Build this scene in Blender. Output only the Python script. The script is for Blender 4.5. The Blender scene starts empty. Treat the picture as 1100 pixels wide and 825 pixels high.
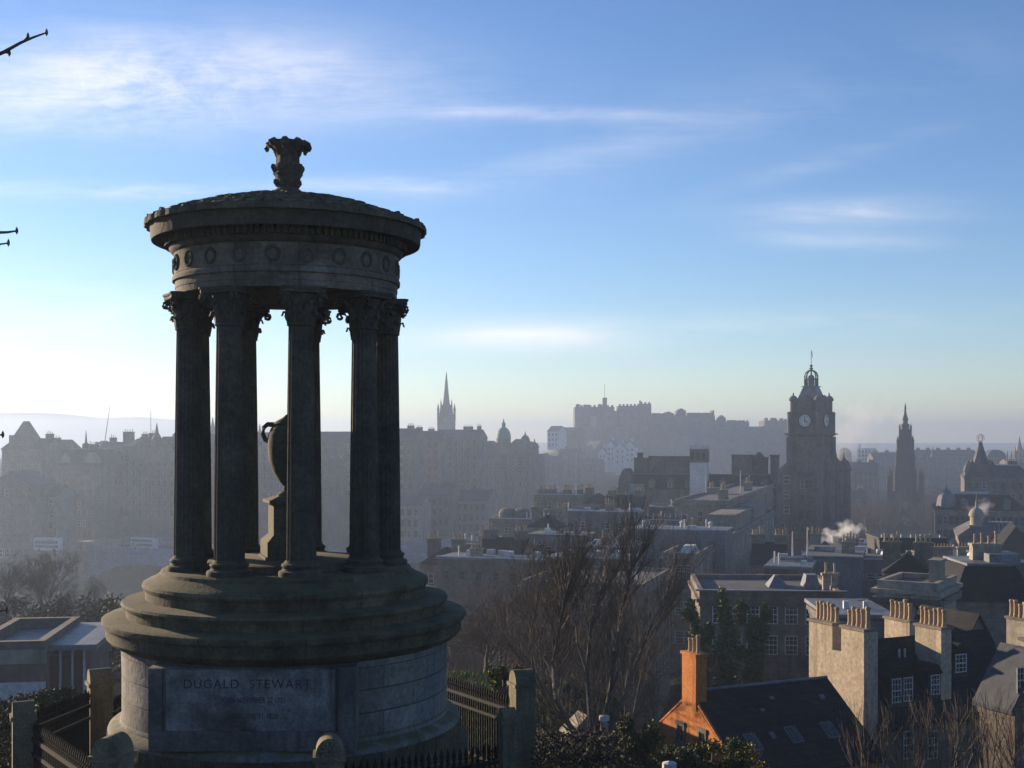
import bpy, math, random
from mathutils import Vector, Matrix
random.seed(7)
R = math.radians
PI = math.pi
F, HY, CX, EYE = 1330.0, 470.0, 550.0, 100.0      # focal length in photo pixels, horizon row, centre column, eye height
C = bpy.context.scene.collection
SC = bpy.context.scene

# ------------------------------------------------------------------ camera, sky, sun, exposure
cam = bpy.data.cameras.new('camera')
camo = bpy.data.objects.new('camera', cam); C.objects.link(camo)
camo.location = (0, 0, EYE); camo.rotation_euler = (R(90), 0, 0)
cam.sensor_width = 36; cam.lens = 36 * F / 1100
cam.shift_y = (HY - 412.5) / 1100
cam.clip_start = 0.05; cam.clip_end = 20000
SC.camera = camo
SUN_AZ, SUN_EL = -50.0, 11.0                        # degrees right of the view axis, degrees up
sdir = Vector((math.sin(R(SUN_AZ)) * math.cos(R(SUN_EL)), math.cos(R(SUN_AZ)) * math.cos(R(SUN_EL)), math.sin(R(SUN_EL))))
sl = bpy.data.lights.new('sun', 'SUN'); sl.energy = 5.0; sl.angle = R(0.6); sl.color = (1.0, 0.78, 0.54)
so = bpy.data.objects.new('sun', sl); C.objects.link(so)
so.rotation_euler = (-sdir).to_track_quat('-Z', 'Y').to_euler(); so.location = (-60, 50, 160)
SC.view_settings.view_transform = 'Standard'; SC.view_settings.look = 'None'
SC.view_settings.exposure = 1.2; SC.view_settings.gamma = 1.0; SC.view_settings.use_curve_mapping = False
SC.render.engine = 'CYCLES'
SC.cycles.use_denoising = True
SC.cycles.max_bounces = 6; SC.cycles.diffuse_bounces = 3; SC.cycles.volume_bounces = 1
SC.cycles.transparent_max_bounces = 16
SC.cycles.volume_step_rate = 1.0; SC.cycles.volume_max_steps = 128

world = bpy.data.worlds.new('World'); SC.world = world; world.use_nodes = True
wn, wl = world.node_tree.nodes, world.node_tree.links
wn.clear()
def wmath(op, a, b=None, c=None):
    n = wn.new('ShaderNodeMath'); n.operation = op
    for i, v in enumerate((a, b, c)):
        if v is None: continue
        if isinstance(v, (int, float)): n.inputs[i].default_value = v
        else: wl.new(v, n.inputs[i])
    return n.outputs[0]
sky = wn.new('ShaderNodeTexSky'); sky.sky_type = 'NISHITA'; sky.sun_disc = False
sky.sun_elevation = R(SUN_EL); sky.sun_rotation = R(SUN_AZ)
sky.altitude = 100; sky.air_density = 0.8; sky.dust_density = 0.08; sky.ozone_density = 2.5
SKY_STRENGTH = 0.085
tc = wn.new('ShaderNodeTexCoord')
sep = wn.new('ShaderNodeSeparateXYZ'); wl.new(tc.outputs['Generated'], sep.inputs[0])
fy = wmath('MAXIMUM', sep.outputs['Y'], 0.15)
ca = wmath('DIVIDE', sep.outputs['X'], fy); cb = wmath('DIVIDE', sep.outputs['Z'], fy)   # bearing and height of a sky direction
front = wmath('MULTIPLY_ADD', sep.outputs['Y'], 4.0, -0.8); front = wmath('MINIMUM', wmath('MAXIMUM', front, 0.0), 1.0)
def cirrus_noise(sx, sy, detail, rot=0.0, seed=0.0, rough=0.6):
    cmb = wn.new('ShaderNodeCombineXYZ'); wl.new(ca, cmb.inputs[0]); wl.new(cb, cmb.inputs[1]); cmb.inputs[2].default_value = seed
    mp = wn.new('ShaderNodeMapping'); wl.new(cmb.outputs[0], mp.inputs[0])
    mp.inputs['Rotation'].default_value = (0, 0, rot); mp.inputs['Scale'].default_value = (sx, sy, 1)
    nz = wn.new('ShaderNodeTexNoise'); nz.inputs['Detail'].default_value = detail; nz.inputs['Roughness'].default_value = rough
    nz.inputs['Scale'].default_value = 1.0; nz.inputs['Distortion'].default_value = 0.5
    wl.new(mp.outputs[0], nz.inputs['Vector'])
    return nz.outputs['Fac']
nA = cirrus_noise(5, 26, 8, R(6), 1.3); nB = cirrus_noise(9, 60, 7, R(-4), 4.2); nC = cirrus_noise(3.0, 9, 5, R(14), 8.0); nD = cirrus_noise(30, 45, 6, R(38), 2.2, 0.7)
nF = cirrus_noise(22, 210, 8, R(3), 5.5, 0.72)
fib = wmath('MULTIPLY_ADD', nF, 0.26, -0.13)
nA, nB, nC = (wmath('ADD', q, fib) for q in (nA, nB, nC))
def clamp01(v): return wmath('MINIMUM', wmath('MAXIMUM', v, 0.0), 1.0)
def cloud(px, py, rx, ry, rot, strength, noise, lo, gain):
    a0, b0, ra, rb = (px - CX) / F, (HY - py) / F, rx / F, ry / F
    da, db = wmath('SUBTRACT', ca, a0), wmath('SUBTRACT', cb, b0)
    co, si = math.cos(rot), math.sin(rot)
    u = wmath('ADD', wmath('MULTIPLY', da, co / ra), wmath('MULTIPLY', db, si / ra))
    v = wmath('ADD', wmath('MULTIPLY', da, -si / rb), wmath('MULTIPLY', db, co / rb))
    r2 = wmath('ADD', wmath('MULTIPLY', u, u), wmath('MULTIPLY', v, v))
    m = wmath('EXPONENT', wmath('MULTIPLY', r2, -1.0))
    n = clamp01(wmath('MULTIPLY', wmath('SUBTRACT', noise, lo), gain))
    return wmath('MULTIPLY', wmath('MULTIPLY', m, n), strength)
CL = [cloud(150, 85, 240, 54, 0.0, 0.62, nA, 0.30, 2.0), cloud(60, 110, 150, 30, 0.06, 0.42, nA, 0.25, 2.0), cloud(370, 85, 190, 42, -0.10, 0.34, nC, 0.32, 2.2),
      cloud(170, 90, 150, 45, 0.0, 0.22, nD, 0.38, 4.0),
      cloud(560, 122, 190, 8, -0.02, 0.30, nB, 0.28, 2.2), cloud(120, 205, 150, 9, 0.0, 0.38, nB, 0.36, 3),
      cloud(420, 198, 100, 10, 0.0, 0.36, nB, 0.34, 3), cloud(568, 361, 105, 16, 0.0, 0.70, nB, -0.05, 1.4),
      cloud(900, 228, 120, 16, 0.03, 0.30, nB, 0.24, 2.0), cloud(905, 259, 95, 11, -0.02, 0.25, nB, 0.26, 2.0),
      cloud(620, 168, 170, 15, 0.22, 0.17, nB, 0.22, 2.0), cloud(880, 175, 130, 11, 0.27, 0.12, nB, 0.24, 2.0),
      cloud(820, 120, 330, 45, 0.26, 0.16, nC, 0.38, 2.4), cloud(60, 345, 260, 45, 0.0, 0.26, nB, 0.30, 2.2), cloud(860, 345, 260, 14, 0.02, 0.14, nB, 0.34, 2.6)]
cov = CL[0]
for c in CL[1:]:
    cov = wmath('ADD', cov, c)
cov = wmath('MULTIPLY', wmath('MINIMUM', cov, 0.85), front)
mixc = wn.new('ShaderNodeMix'); mixc.data_type = 'RGBA'
hs = wn.new('ShaderNodeHueSaturation'); hs.inputs['Saturation'].default_value = 1.10; hs.inputs['Hue'].default_value = 0.509; wl.new(sky.outputs[0], hs.inputs['Color'])
# the low sky is warmer: horizon glow tinted into the sky colour
wf = wmath('EXPONENT', wmath('MULTIPLY', wmath('MAXIMUM', cb, 0.0), -9.0))
wm = wn.new('ShaderNodeMix'); wm.data_type = 'RGBA'; wm.blend_type = 'MULTIPLY'; wl.new(wf, wm.inputs['Factor']); wl.new(hs.outputs[0], wm.inputs[6]); wm.inputs[7].default_value = (0.98, 0.83, 0.74, 1)
wl.new(cov, mixc.inputs['Factor']); wl.new(wm.outputs[2], mixc.inputs[6])
mixc.inputs[7].default_value = (7.0, 6.5, 6.3, 1)
CLOUD_COL = mixc.inputs[7]
bg = wn.new('ShaderNodeBackground'); bg.inputs['Strength'].default_value = SKY_STRENGTH
wl.new(mixc.outputs[2], bg.inputs['Color'])
wo = wn.new('ShaderNodeOutputWorld'); wl.new(bg.outputs[0], wo.inputs['Surface'])

# ------------------------------------------------------------------ helpers
def at(px, py, Y): return Vector(((px - CX) / F * Y, Y, EYE + (HY - py) / F * Y))
def zat(py, Y): return EYE + (HY - py) / F * Y

def mat(name, c1, c2=None, scale=1.0, rough=0.85, moss=0.0, brick=None, metal=0.0, streak=0.0, bump=0.0, spec=0.3, c3=None, polar=0.0):
    """procedural surface: two or three tones by noise, optional courses of blocks, run-down streaks, moss on upward faces"""
    m = bpy.data.materials.new(name); m.use_nodes = True
    n, l = m.node_tree.nodes, m.node_tree.links
    b = n['Principled BSDF']; b.inputs['Roughness'].default_value = rough; b.inputs['Metallic'].default_value = metal
    b.inputs['Specular IOR Level'].default_value = spec
    if c2 is None: c2 = tuple(x * 0.75 for x in c1)
    geo = n.new('ShaderNodeNewGeometry')
    pos = geo.outputs['Position']
    def noise(sc, det=6, vec=None, rg=0.6):
        t = n.new('ShaderNodeTexNoise'); t.inputs['Scale'].default_value = sc; t.inputs['Detail'].default_value = det; t.inputs['Roughness'].default_value = rg
        l.new(vec or pos, t.inputs['Vector']); return t
    def ramp(src, a, bb):
        r = n.new('ShaderNodeMapRange'); r.inputs[1].default_value = a; r.inputs[2].default_value = bb
        l.new(src, r.inputs[0]); return r.outputs[0]
    def mix(f, A, B):
        x = n.new('ShaderNodeMix'); x.data_type = 'RGBA'
        if isinstance(f, float): x.inputs['Factor'].default_value = f
        else: l.new(f, x.inputs['Factor'])
        for s, v in ((6, A), (7, B)):
            if isinstance(v, tuple): x.inputs[s].default_value = (*v, 1)
            else: l.new(v, x.inputs[s])
        return x.outputs[2]
    n1 = noise(scale)
    col = mix(ramp(n1.outputs['Fac'], 0.36, 0.64), c1, c2)
    if c3 is not None:
        n3 = noise(scale * 0.45, 5); col = mix(ramp(n3.outputs['Fac'], 0.5, 0.68), col, c3)
    n2 = noise(scale * 9, 4)
    dk = n.new('ShaderNodeMix'); dk.data_type = 'RGBA'; dk.blend_type = 'MULTIPLY'; dk.inputs['Factor'].default_value = 0.6
    l.new(col, dk.inputs[6]); 
    g = n.new('ShaderNodeCombineColor'); rr = ramp(n2.outputs['Fac'], 0.2, 0.75)
    for i in range(3): l.new(rr, g.inputs[i])
    l.new(g.outputs[0], dk.inputs[7]); col = dk.outputs[2]
    if brick:
        bw, bh, mortar, var = brick
        tcx = n.new('ShaderNodeTexCoord'); sp = n.new('ShaderNodeSeparateXYZ'); l.new(tcx.outputs['Object'], sp.inputs[0])
        cx = n.new('ShaderNodeCombineXYZ')
        ad = n.new('ShaderNodeMath')
        if polar:
            ad.operation = 'ARCTAN2'; l.new(sp.outputs['X'], ad.inputs[0]); l.new(sp.outputs['Y'], ad.inputs[1])
            ml = n.new('ShaderNodeMath'); ml.operation = 'MULTIPLY'; ml.inputs[1].default_value = polar; l.new(ad.outputs[0], ml.inputs[0]); l.new(ml.outputs[0], cx.inputs[0])
        else:
            ad.operation = 'ADD'; l.new(sp.outputs['X'], ad.inputs[0]); l.new(sp.outputs['Y'], ad.inputs[1]); l.new(ad.outputs[0], cx.inputs[0])
        l.new(sp.outputs['Z'], cx.inputs[1])
        bt = n.new('ShaderNodeTexBrick'); bt.inputs['Scale'].default_value = 1.0
        bt.inputs['Brick Width'].default_value = bw; bt.inputs['Row Height'].default_value = bh; bt.inputs['Mortar Size'].default_value = mortar
        bt.inputs['Color1'].default_value = (1, 1, 1, 1); bt.inputs['Color2'].default_value = (var, var, var, 1); bt.inputs['Mortar'].default_value = (0.35, 0.35, 0.35, 1)
        l.new(cx.outputs[0], bt.inputs['Vector'])
        bm_ = n.new('ShaderNodeMix'); bm_.data_type = 'RGBA'; bm_.blend_type = 'MULTIPLY'; bm_.inputs['Factor'].default_value = 0.85
        l.new(col, bm_.inputs[6]); l.new(bt.outputs['Color'], bm_.inputs[7]); col = bm_.outputs[2]
    if streak:
        mp = n.new('ShaderNodeMapping'); mp.inputs['Scale'].default_value = (streak, streak, streak * 0.09); l.new(pos, mp.inputs[0])
        ns = noise(1.0, 5, mp.outputs[0], 0.7)
        col = mix(ramp(ns.outputs['Fac'], 0.52, 0.72), col, tuple(x * 0.38 for x in c2))
    if moss:
        sx = n.new('ShaderNodeSeparateXYZ'); l.new(geo.outputs['Normal'], sx.inputs[0])
        up = ramp(sx.outputs['Z'], 0.25, 0.85); nm = noise(2.6, 6)
        mm = n.new('ShaderNodeMath'); mm.operation = 'MULTIPLY'; l.new(up, mm.inputs[0]); l.new(ramp(nm.outputs['Fac'], 0.3, 0.55), mm.inputs[1])
        m2 = n.new('ShaderNodeMath'); m2.operation = 'MULTIPLY'; m2.inputs[1].default_value = moss; l.new(mm.outputs[0], m2.inputs[0])
        col = mix(m2.outputs[0], col, (0.085, 0.083, 0.032))
    l.new(col, b.inputs['Base Color'])
    if bump:
        bp = n.new('ShaderNodeBump'); bp.inputs['Strength'].default_value = bump; bp.inputs['Distance'].default_value = 0.03
        l.new(n2.outputs['Fac'], bp.inputs['Height']); l.new(bp.outputs[0], b.inputs['Normal'])
    return m

class MB:
    def __init__(s): s.v, s.f, s.m = [], [], []
    def quadpts(s, pts, mi=0):
        b = len(s.v); s.v += [tuple(p) for p in pts]; s.f.append(tuple(range(b, b + len(pts)))); s.m.append(mi); return s
    def box(s, x0, x1, y0, y1, z0, z1, mi=0):
        b = len(s.v)
        s.v += [(x0, y0, z0), (x1, y0, z0), (x1, y1, z0), (x0, y1, z0), (x0, y0, z1), (x1, y0, z1), (x1, y1, z1), (x0, y1, z1)]
        for q in ((3, 2, 1, 0), (4, 5, 6, 7), (0, 1, 5, 4), (1, 2, 6, 5), (2, 3, 7, 6), (3, 0, 4, 7)):
            s.f.append(tuple(b + i for i in q)); s.m.append(mi)
        return s
    def frustum(s, x0, x1, y0, y1, z0, X0, X1, Y0, Y1, z1, mi=0):
        b = len(s.v)
        s.v += [(x0, y0, z0), (x1, y0, z0), (x1, y1, z0), (x0, y1, z0), (X0, Y0, z1), (X1, Y0, z1), (X1, Y1, z1), (X0, Y1, z1)]
        for q in ((3, 2, 1, 0), (4, 5, 6, 7), (0, 1, 5, 4), (1, 2, 6, 5), (2, 3, 7, 6), (3, 0, 4, 7)):
            s.f.append(tuple(b + i for i in q)); s.m.append(mi)
        return s
    def extrude(s, poly, a, b_, axis='y', mi=0):
        """closed polygon [(p,q)] swept from a to b_ along an axis (y: p=x q=z ; x: p=y q=z ; z: p=x q=y)"""
        n = len(poly); b = len(s.v)
        P = {'y': lambda p, t: (p[0], t, p[1]), 'x': lambda p, t: (t, p[0], p[1]), 'z': lambda p, t: (p[0], p[1], t)}[axis]
        s.v += [P(p, a) for p in poly] + [P(p, b_) for p in poly]
        s.f.append(tuple(range(b, b + n))); s.f.append(tuple(range(b + 2 * n - 1, b + n - 1, -1))); s.m += [mi, mi]
        for i in range(n):
            j = (i + 1) % n; s.f.append((b + i, b + n + i, b + n + j, b + j)); s.m.append(mi)
        return s
    def lathe(s, prof, n=32, cx=0, cy=0, fn=None, a0=0.0, a1=2 * PI, mi=0):
        full = abs(a1 - a0 - 2 * PI) < 1e-6; k = n if full else n + 1; b = len(s.v)
        for (r, z) in prof:
            for i in range(k):
                a = a0 + (a1 - a0) * i / n; rr = r * (fn(a, r, z) if fn else 1.0)
                s.v.append((cx + rr * math.cos(a), cy + rr * math.sin(a), z))
        for j in range(len(prof) - 1):
            for i in range(n):
                i2 = (i + 1) % k
                s.f.append((b + j * k + i, b + j * k + i2, b + (j + 1) * k + i2, b + (j + 1) * k + i)); s.m.append(mi)
        if full:
            if prof[0][0] > 1e-4: s.f.append(tuple(b + i for i in range(k - 1, -1, -1))); s.m.append(mi)
            if prof[-1][0] > 1e-4: s.f.append(tuple(b + (len(prof) - 1) * k + i for i in range(k))); s.m.append(mi)
        return s
    def tube(s, pts, rad, n=5, mi=0, cap=True):
        pts = [Vector(p) for p in pts]; b = len(s.v); up = Vector((0.13, 0.21, 0.97))
        rads = rad if isinstance(rad, (list, tuple)) else [rad] * len(pts)
        for i, p in enumerate(pts):
            d = (pts[min(i + 1, len(pts) - 1)] - pts[max(i - 1, 0)]).normalized()
            u = d.cross(up if abs(d.dot(up)) < 0.95 else Vector((1, 0, 0))).normalized(); w = d.cross(u)
            for k in range(n):
                a = 2 * PI * k / n; q = p + (u * math.cos(a) + w * math.sin(a)) * rads[i]; s.v.append((q.x, q.y, q.z))
        for i in range(len(pts) - 1):
            for k in range(n):
                k2 = (k + 1) % n
                s.f.append((b + i * n + k, b + i * n + k2, b + (i + 1) * n + k2, b + (i + 1) * n + k)); s.m.append(mi)
        if cap and n > 2:
            s.f.append(tuple(b + k for k in range(n - 1, -1, -1))); s.m.append(mi)
            e = b + (len(pts) - 1) * n; s.f.append(tuple(e + k for k in range(n))); s.m.append(mi)
        return s
    def xf(s, M, start=0):
        for i in range(start, len(s.v)): s.v[i] = tuple(M @ Vector(s.v[i]))
        return s
    def mesh(s, name, mats, smooth=False):
        me = bpy.data.meshes.new(name); me.from_pydata(s.v, [], s.f)
        for m in (mats if isinstance(mats, (list, tuple)) else [mats]): me.materials.append(m)
        me.polygons.foreach_set('material_index', s.m)
        if smooth: me.polygons.foreach_set('use_smooth', [True] * len(s.f))
        me.update(); 
        import bmesh
        bm = bmesh.new(); bm.from_mesh(me); bmesh.ops.recalc_face_normals(bm, faces=bm.faces); bm.to_mesh(me); bm.free()
        if smooth:
            try: me.set_sharp_from_angle(angle=R(38))
            except Exception: pass
        return me
def link(name, me, parent=None, loc=(0, 0, 0), rz=0.0, label=None, scale=None):
    o = bpy.data.objects.new(name, me); C.objects.link(o); o.location = loc; o.rotation_euler = (0, 0, rz)
    if parent: o.parent = parent
    if label: o['label'] = label
    if scale: o.scale = scale if isinstance(scale, (tuple, list)) else (scale,) * 3
    return o
def part(name, mb, mats, parent=None, smooth=False, **k): return link(name, mb.mesh(name, mats, smooth), parent, **k)
def tag(o, label, cat, group=None, kind=None):
    if label: o['label'] = label
    if cat: o['category'] = cat
    if group: o['group'] = group
    if kind: o['kind'] = kind
    return o
def thing(name, label, cat, loc=(0, 0, 0), rz=0.0, group=None):
    return tag(link(name, None, None, loc, rz), label, cat, group)
def copytree(o, parent=None):
    c = o.copy(); C.objects.link(c); c.parent = parent
    for ch in [x for x in KIDS.get(o.name, [])]:
        copytree(ch, c)
    return c
KIDS = {}
def refresh_kids():
    KIDS.clear()
    for o in bpy.data.objects:
        if o.parent: KIDS.setdefault(o.parent.name, []).append(o)

# ------------------------------------------------------------------ materials
M = {}
M['sooty'] = mat('sooty_sandstone', (0.085, 0.077, 0.062), (0.042, 0.040, 0.034), 1.6, 0.9, moss=0.55, bump=0.5, streak=2.2)
M['ash'] = mat('weathered_ashlar', (0.36, 0.33, 0.28), (0.19, 0.175, 0.155), 1.3, 0.9, moss=0.9, brick=(1.35, 0.366, 0.012, 0.62), streak=1.7, bump=0.4, c3=(0.22, 0.23, 0.245), polar=2.82)
M['step'] = mat('mossy_step_stone', (0.20, 0.165, 0.10), (0.075, 0.064, 0.042), 1.8, 0.92, moss=0.6, bump=0.5, streak=1.4, brick=(1.15, 7.0, 0.010, 0.7), polar=2.8, c3=(0.055, 0.05, 0.035))
M['frieze'] = mat('streaked_frieze_stone', (0.23, 0.205, 0.175), (0.10, 0.09, 0.078), 1.8, 0.9, streak=2.6, bump=0.4, brick=(1.6, 9.0, 0.010, 0.75), polar=1.95, c3=(0.085, 0.076, 0.066))
M['wreath'] = mat('worn_carving', (0.12, 0.108, 0.092), (0.06, 0.055, 0.047), 2.5, 0.95)
M['surround'] = mat('sooty_panel_surround', (0.20, 0.185, 0.165), (0.10, 0.092, 0.084), 1.5, 0.9, streak=2.0, bump=0.4)
M['panel'] = mat('stained_panel_stone', (0.36, 0.34, 0.315), (0.15, 0.142, 0.13), 2.6, 0.88, streak=2.8, bump=0.3, c3=(0.075, 0.07, 0.062))
M['inscr'] = mat('dark_lettering', (0.085, 0.08, 0.072), (0.05, 0.047, 0.043), 5, 0.95)
M['post'] = mat('gatepost_sandstone', (0.30, 0.25, 0.15), (0.19, 0.16, 0.10), 3.0, 0.92, moss=0.5, bump=0.5, streak=2.0)
M['iron'] = mat('black_ironwork', (0.015, 0.015, 0.016), None, 5, 0.75, spec=0.08)
M['urn'] = mat('urn_sandstone', (0.12, 0.108, 0.07), (0.06, 0.055, 0.04), 2.0, 0.9, moss=0.5, bump=0.4)
M['stone'] = mat('grey_city_sandstone', (0.36, 0.315, 0.255), (0.23, 0.20, 0.16), 0.16, 0.9, brick=(0.9, 0.36, 0.012, 0.75), streak=0.35)
M['stone2'] = mat('brown_city_sandstone', (0.30, 0.245, 0.19), (0.18, 0.15, 0.12), 0.14, 0.9, brick=(1.0, 0.4, 0.012, 0.75), streak=0.35)
M['stone3'] = mat('dark_city_sandstone', (0.19, 0.165, 0.14), (0.10, 0.09, 0.078), 0.2, 0.9, streak=0.3)
M['pale'] = mat('pale_city_stone', (0.42, 0.37, 0.29), (0.30, 0.26, 0.21), 0.22, 0.9, streak=0.4)
M['harl'] = mat('cream_harled_wall', (0.56, 0.46, 0.34), (0.47, 0.385, 0.28), 0.5, 0.95, streak=0.9, bump=0.3)
M['white'] = mat('white_painted_wall', (0.78, 0.77, 0.74), (0.62, 0.61, 0.6), 0.4, 0.8)
M['orange'] = mat('orange_harled_wall', (0.66, 0.235, 0.055), (0.55, 0.18, 0.04), 1.0, 0.95, streak=1.5, bump=0.3)
M['slate'] = mat('dark_slate', (0.035, 0.036, 0.04), (0.022, 0.023, 0.026), 0.8, 0.8, brick=(0.42, 0.27, 0.02, 0.55), spec=0.1, c3=(0.05, 0.05, 0.042))
M['slateblue'] = mat('blue_grey_slate', (0.07, 0.078, 0.092), (0.045, 0.05, 0.06), 0.3, 0.65, spec=0.2)
M['lead'] = mat('grey_lead_roof', (0.20, 0.21, 0.225), (0.12, 0.127, 0.14), 0.3, 0.55, c3=(0.27, 0.275, 0.28))
M['edge'] = mat('pale_metal_and_painted_sun_edge', (0.62, 0.62, 0.63), (0.45, 0.45, 0.47), 0.6, 0.5)  # bright enough that roof edges read as sunlit; also plain vents and skylights
M['felt'] = mat('grey_flat_roofing', (0.14, 0.14, 0.14), (0.085, 0.086, 0.088), 0.25, 0.9, c3=(0.15, 0.145, 0.135))
M['bluepanel'] = mat('blue_grey_cladding', (0.155, 0.18, 0.205), (0.10, 0.115, 0.135), 0.3, 0.65)
M['blackclad'] = mat('black_louvred_cladding', (0.018, 0.019, 0.021), (0.012, 0.012, 0.014), 0.5, 0.6)
M['pot'] = mat('buff_chimney_pot', (0.50, 0.36, 0.22), (0.36, 0.25, 0.15), 1.5, 0.9)
M['copper'] = mat('green_copper', (0.13, 0.30, 0.25), (0.09, 0.21, 0.19), 0.5, 0.7)
M['darkframe'] = mat('dark_window_frame', (0.16, 0.15, 0.14), (0.10, 0.10, 0.095), 1.0, 0.8)
M['glass'] = mat('window_glass', (0.02, 0.024, 0.03), (0.035, 0.04, 0.05), 0.6, 0.08, spec=0.6)
M['frame'] = mat('white_window_frame', (0.74, 0.73, 0.70), (0.6, 0.6, 0.58), 1.0, 0.7)
M['blue'] = mat('blue_painted_iron', (0.16, 0.27, 0.46), (0.11, 0.20, 0.36), 0.1, 0.6)
M['clock'] = mat('white_clock_dial', (0.82, 0.81, 0.76), (0.7, 0.7, 0.66), 1.0, 0.6)
M['black'] = mat('black_paint', (0.012, 0.012, 0.012), None, 2, 0.5)
M['gold'] = mat('gilded_metal', (0.75, 0.50, 0.15), (0.6, 0.4, 0.12), 2, 0.35, metal=0.8)
M['red'] = mat('red_cloth', (0.5, 0.03, 0.025), (0.35, 0.02, 0.02), 2, 0.9)
M['bark'] = mat('bare_bark', (0.20, 0.165, 0.12), (0.10, 0.082, 0.062), 6, 0.95)
M['twig'] = mat('brown_twigs', (0.19, 0.15, 0.11), (0.11, 0.088, 0.068), 3, 0.95)
M['twigred'] = mat('russet_twigs', (0.17, 0.115, 0.08), (0.10, 0.07, 0.05), 1.5, 0.95)
M['bramble'] = mat('dead_bramble', (0.075, 0.055, 0.038), (0.045, 0.035, 0.026), 2.0, 0.95)
M['leaf'] = mat('evergreen_leaves', (0.10, 0.125, 0.035), (0.045, 0.062, 0.02), 2.5, 0.75)
M['ivy'] = mat('ivy_leaves', (0.13, 0.20, 0.04), (0.06, 0.10, 0.025), 1.5, 0.7)
M['gorse'] = mat('gorse_green', (0.085, 0.105, 0.03), (0.045, 0.06, 0.02), 3, 0.85)
M['flower'] = mat('yellow_gorse_flowers', (0.75, 0.5, 0.03), (0.6, 0.38, 0.02), 4, 0.8)
M['rust'] = mat('russet_shrub_leaves', (0.16, 0.09, 0.035), (0.09, 0.06, 0.025), 3, 0.85)
M['grass'] = mat('rough_ground', (0.034, 0.031, 0.019), (0.02, 0.018, 0.013), 0.35, 1.0, c3=(0.04, 0.045, 0.018), spec=0.0)
M['blade'] = mat('grass_blades', (0.12, 0.18, 0.03), (0.07, 0.10, 0.02), 0.6, 0.9)
M['rock'] = mat('castle_rock', (0.13, 0.12, 0.105), (0.055, 0.062, 0.045), 0.03, 0.95, c3=(0.07, 0.085, 0.045))
M['hill'] = mat('distant_moor', (0.10, 0.11, 0.07), (0.08, 0.075, 0.05), 0.004, 0.95)
M['road'] = mat('asphalt', (0.055, 0.055, 0.055), (0.04, 0.04, 0.04), 0.3, 0.9)

# ------------------------------------------------------------------ terrain
def prof(t, pts):
    if t <= pts[0][0]: return pts[0][1]
    for (a, za), (b, zb) in zip(pts, pts[1:]):
        if t <= b:
            u = (t - a) / (b - a); u = u * u * (3 - 2 * u); return za + (zb - za) * u
    return pts[-1][1]
NEAR = [(-60, 99), (0, 98.35), (9, 96.4), (13, 94.6)]
LP = NEAR + [(27, 93.6), (36, 91.0), (48, 87.0), (70, 85.0), (100, 82.0), (125, 78.5), (150, 72), (200, 55), (270, 46), (400, 44), (470, 50), (540, 62), (700, 78), (1000, 80), (2500, 60), (6000, 60)]
RP = NEAR + [(16, 94.2), (20, 93.2), (27, 91.0), (38, 87.4), (50, 82.5), (60, 78), (75, 74.5), (100, 71), (150, 67), (300, 63), (600, 56), (1000, 60), (2500, 62), (6000, 60)]
MP = NEAR + [(22, 94.0), (27, 93.0), (38, 89.8), (52, 87.3), (68, 86.3), (82, 84.4), (100, 74), (150, 58), (300, 50), (600, 48), (800, 55), (1000, 70), (2500, 60), (6000, 60)]
def sst(a, b, x):
    t = min(1, max(0, (x - a) / (b - a))); return t * t * (3 - 2 * t)
def ground(x, y):
    s = x / max(y, 12.0)
    l, m, r = prof(y, LP), prof(y, MP), prof(y, RP)
    w1 = sst(-0.30, -0.10, s); w2 = sst(0.06, 0.16, s)
    return (l * (1 - w1) + m * w1) * (1 - w2) + r * w2 + 0.35 * math.sin(x * 0.21 + y * 0.13) * sst(30, 60, y)
def terrain():
    ys = [-60, -30, -12] + [i * 1.5 for i in range(-4, 40)] + [60 + 5 * i for i in range(0, 50)] + [320 + 25 * i for i in range(0, 36)] + [1300, 1600, 2000, 2600, 3400, 4400, 5600]
    us = [i / 40 for i in range(-40, 41)]
    mb = MB()
    for y in ys:
        w = 60 + max(y, 0) * 0.95
        for u in us:
            x = u * w; mb.v.append((x, y, ground(x, y)))
    n = len(us)
    for j in range(len(ys) - 1):
        for i in range(n - 1):
            mb.f.append((j * n + i, j * n + i + 1, (j + 1) * n + i + 1, (j + 1) * n + i)); mb.m.append(0)
    o = part('ground', mb, M['grass'], smooth=True); o['kind'] = 'structure'
terrain()
def hills():
    mb = MB(); Y = 4150; pts = [(-700, 452), (-300, 447), (-60, 446), (20, 443), (60, 444), (110, 449), (150, 448), (200, 452), (290, 458), (360, 470), (450, 475), (700, 476), (900, 476), (1150, 476), (1500, 470), (1900, 468)]
    top = [at(px, py, Y) for px, py in pts]
    n = len(top)
    for p in top: mb.v.append((p.x, Y - 500, 55))
    for p in top: mb.v.append((p.x, Y - 180, 60 + (p.z - 60) * 0.55))
    for p in top: mb.v.append((p.x, Y, p.z))
    for p in top: mb.v.append((p.x, Y + 350, 55))
    for k in range(3):
        for i in range(n - 1): mb.f.append((k * n + i, k * n + i + 1, (k + 1) * n + i + 1, (k + 1) * n + i)); mb.m.append(0)
    o = part('hills', mb, M['hill'], smooth=True); o['kind'] = 'structure'
hills()
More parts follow.
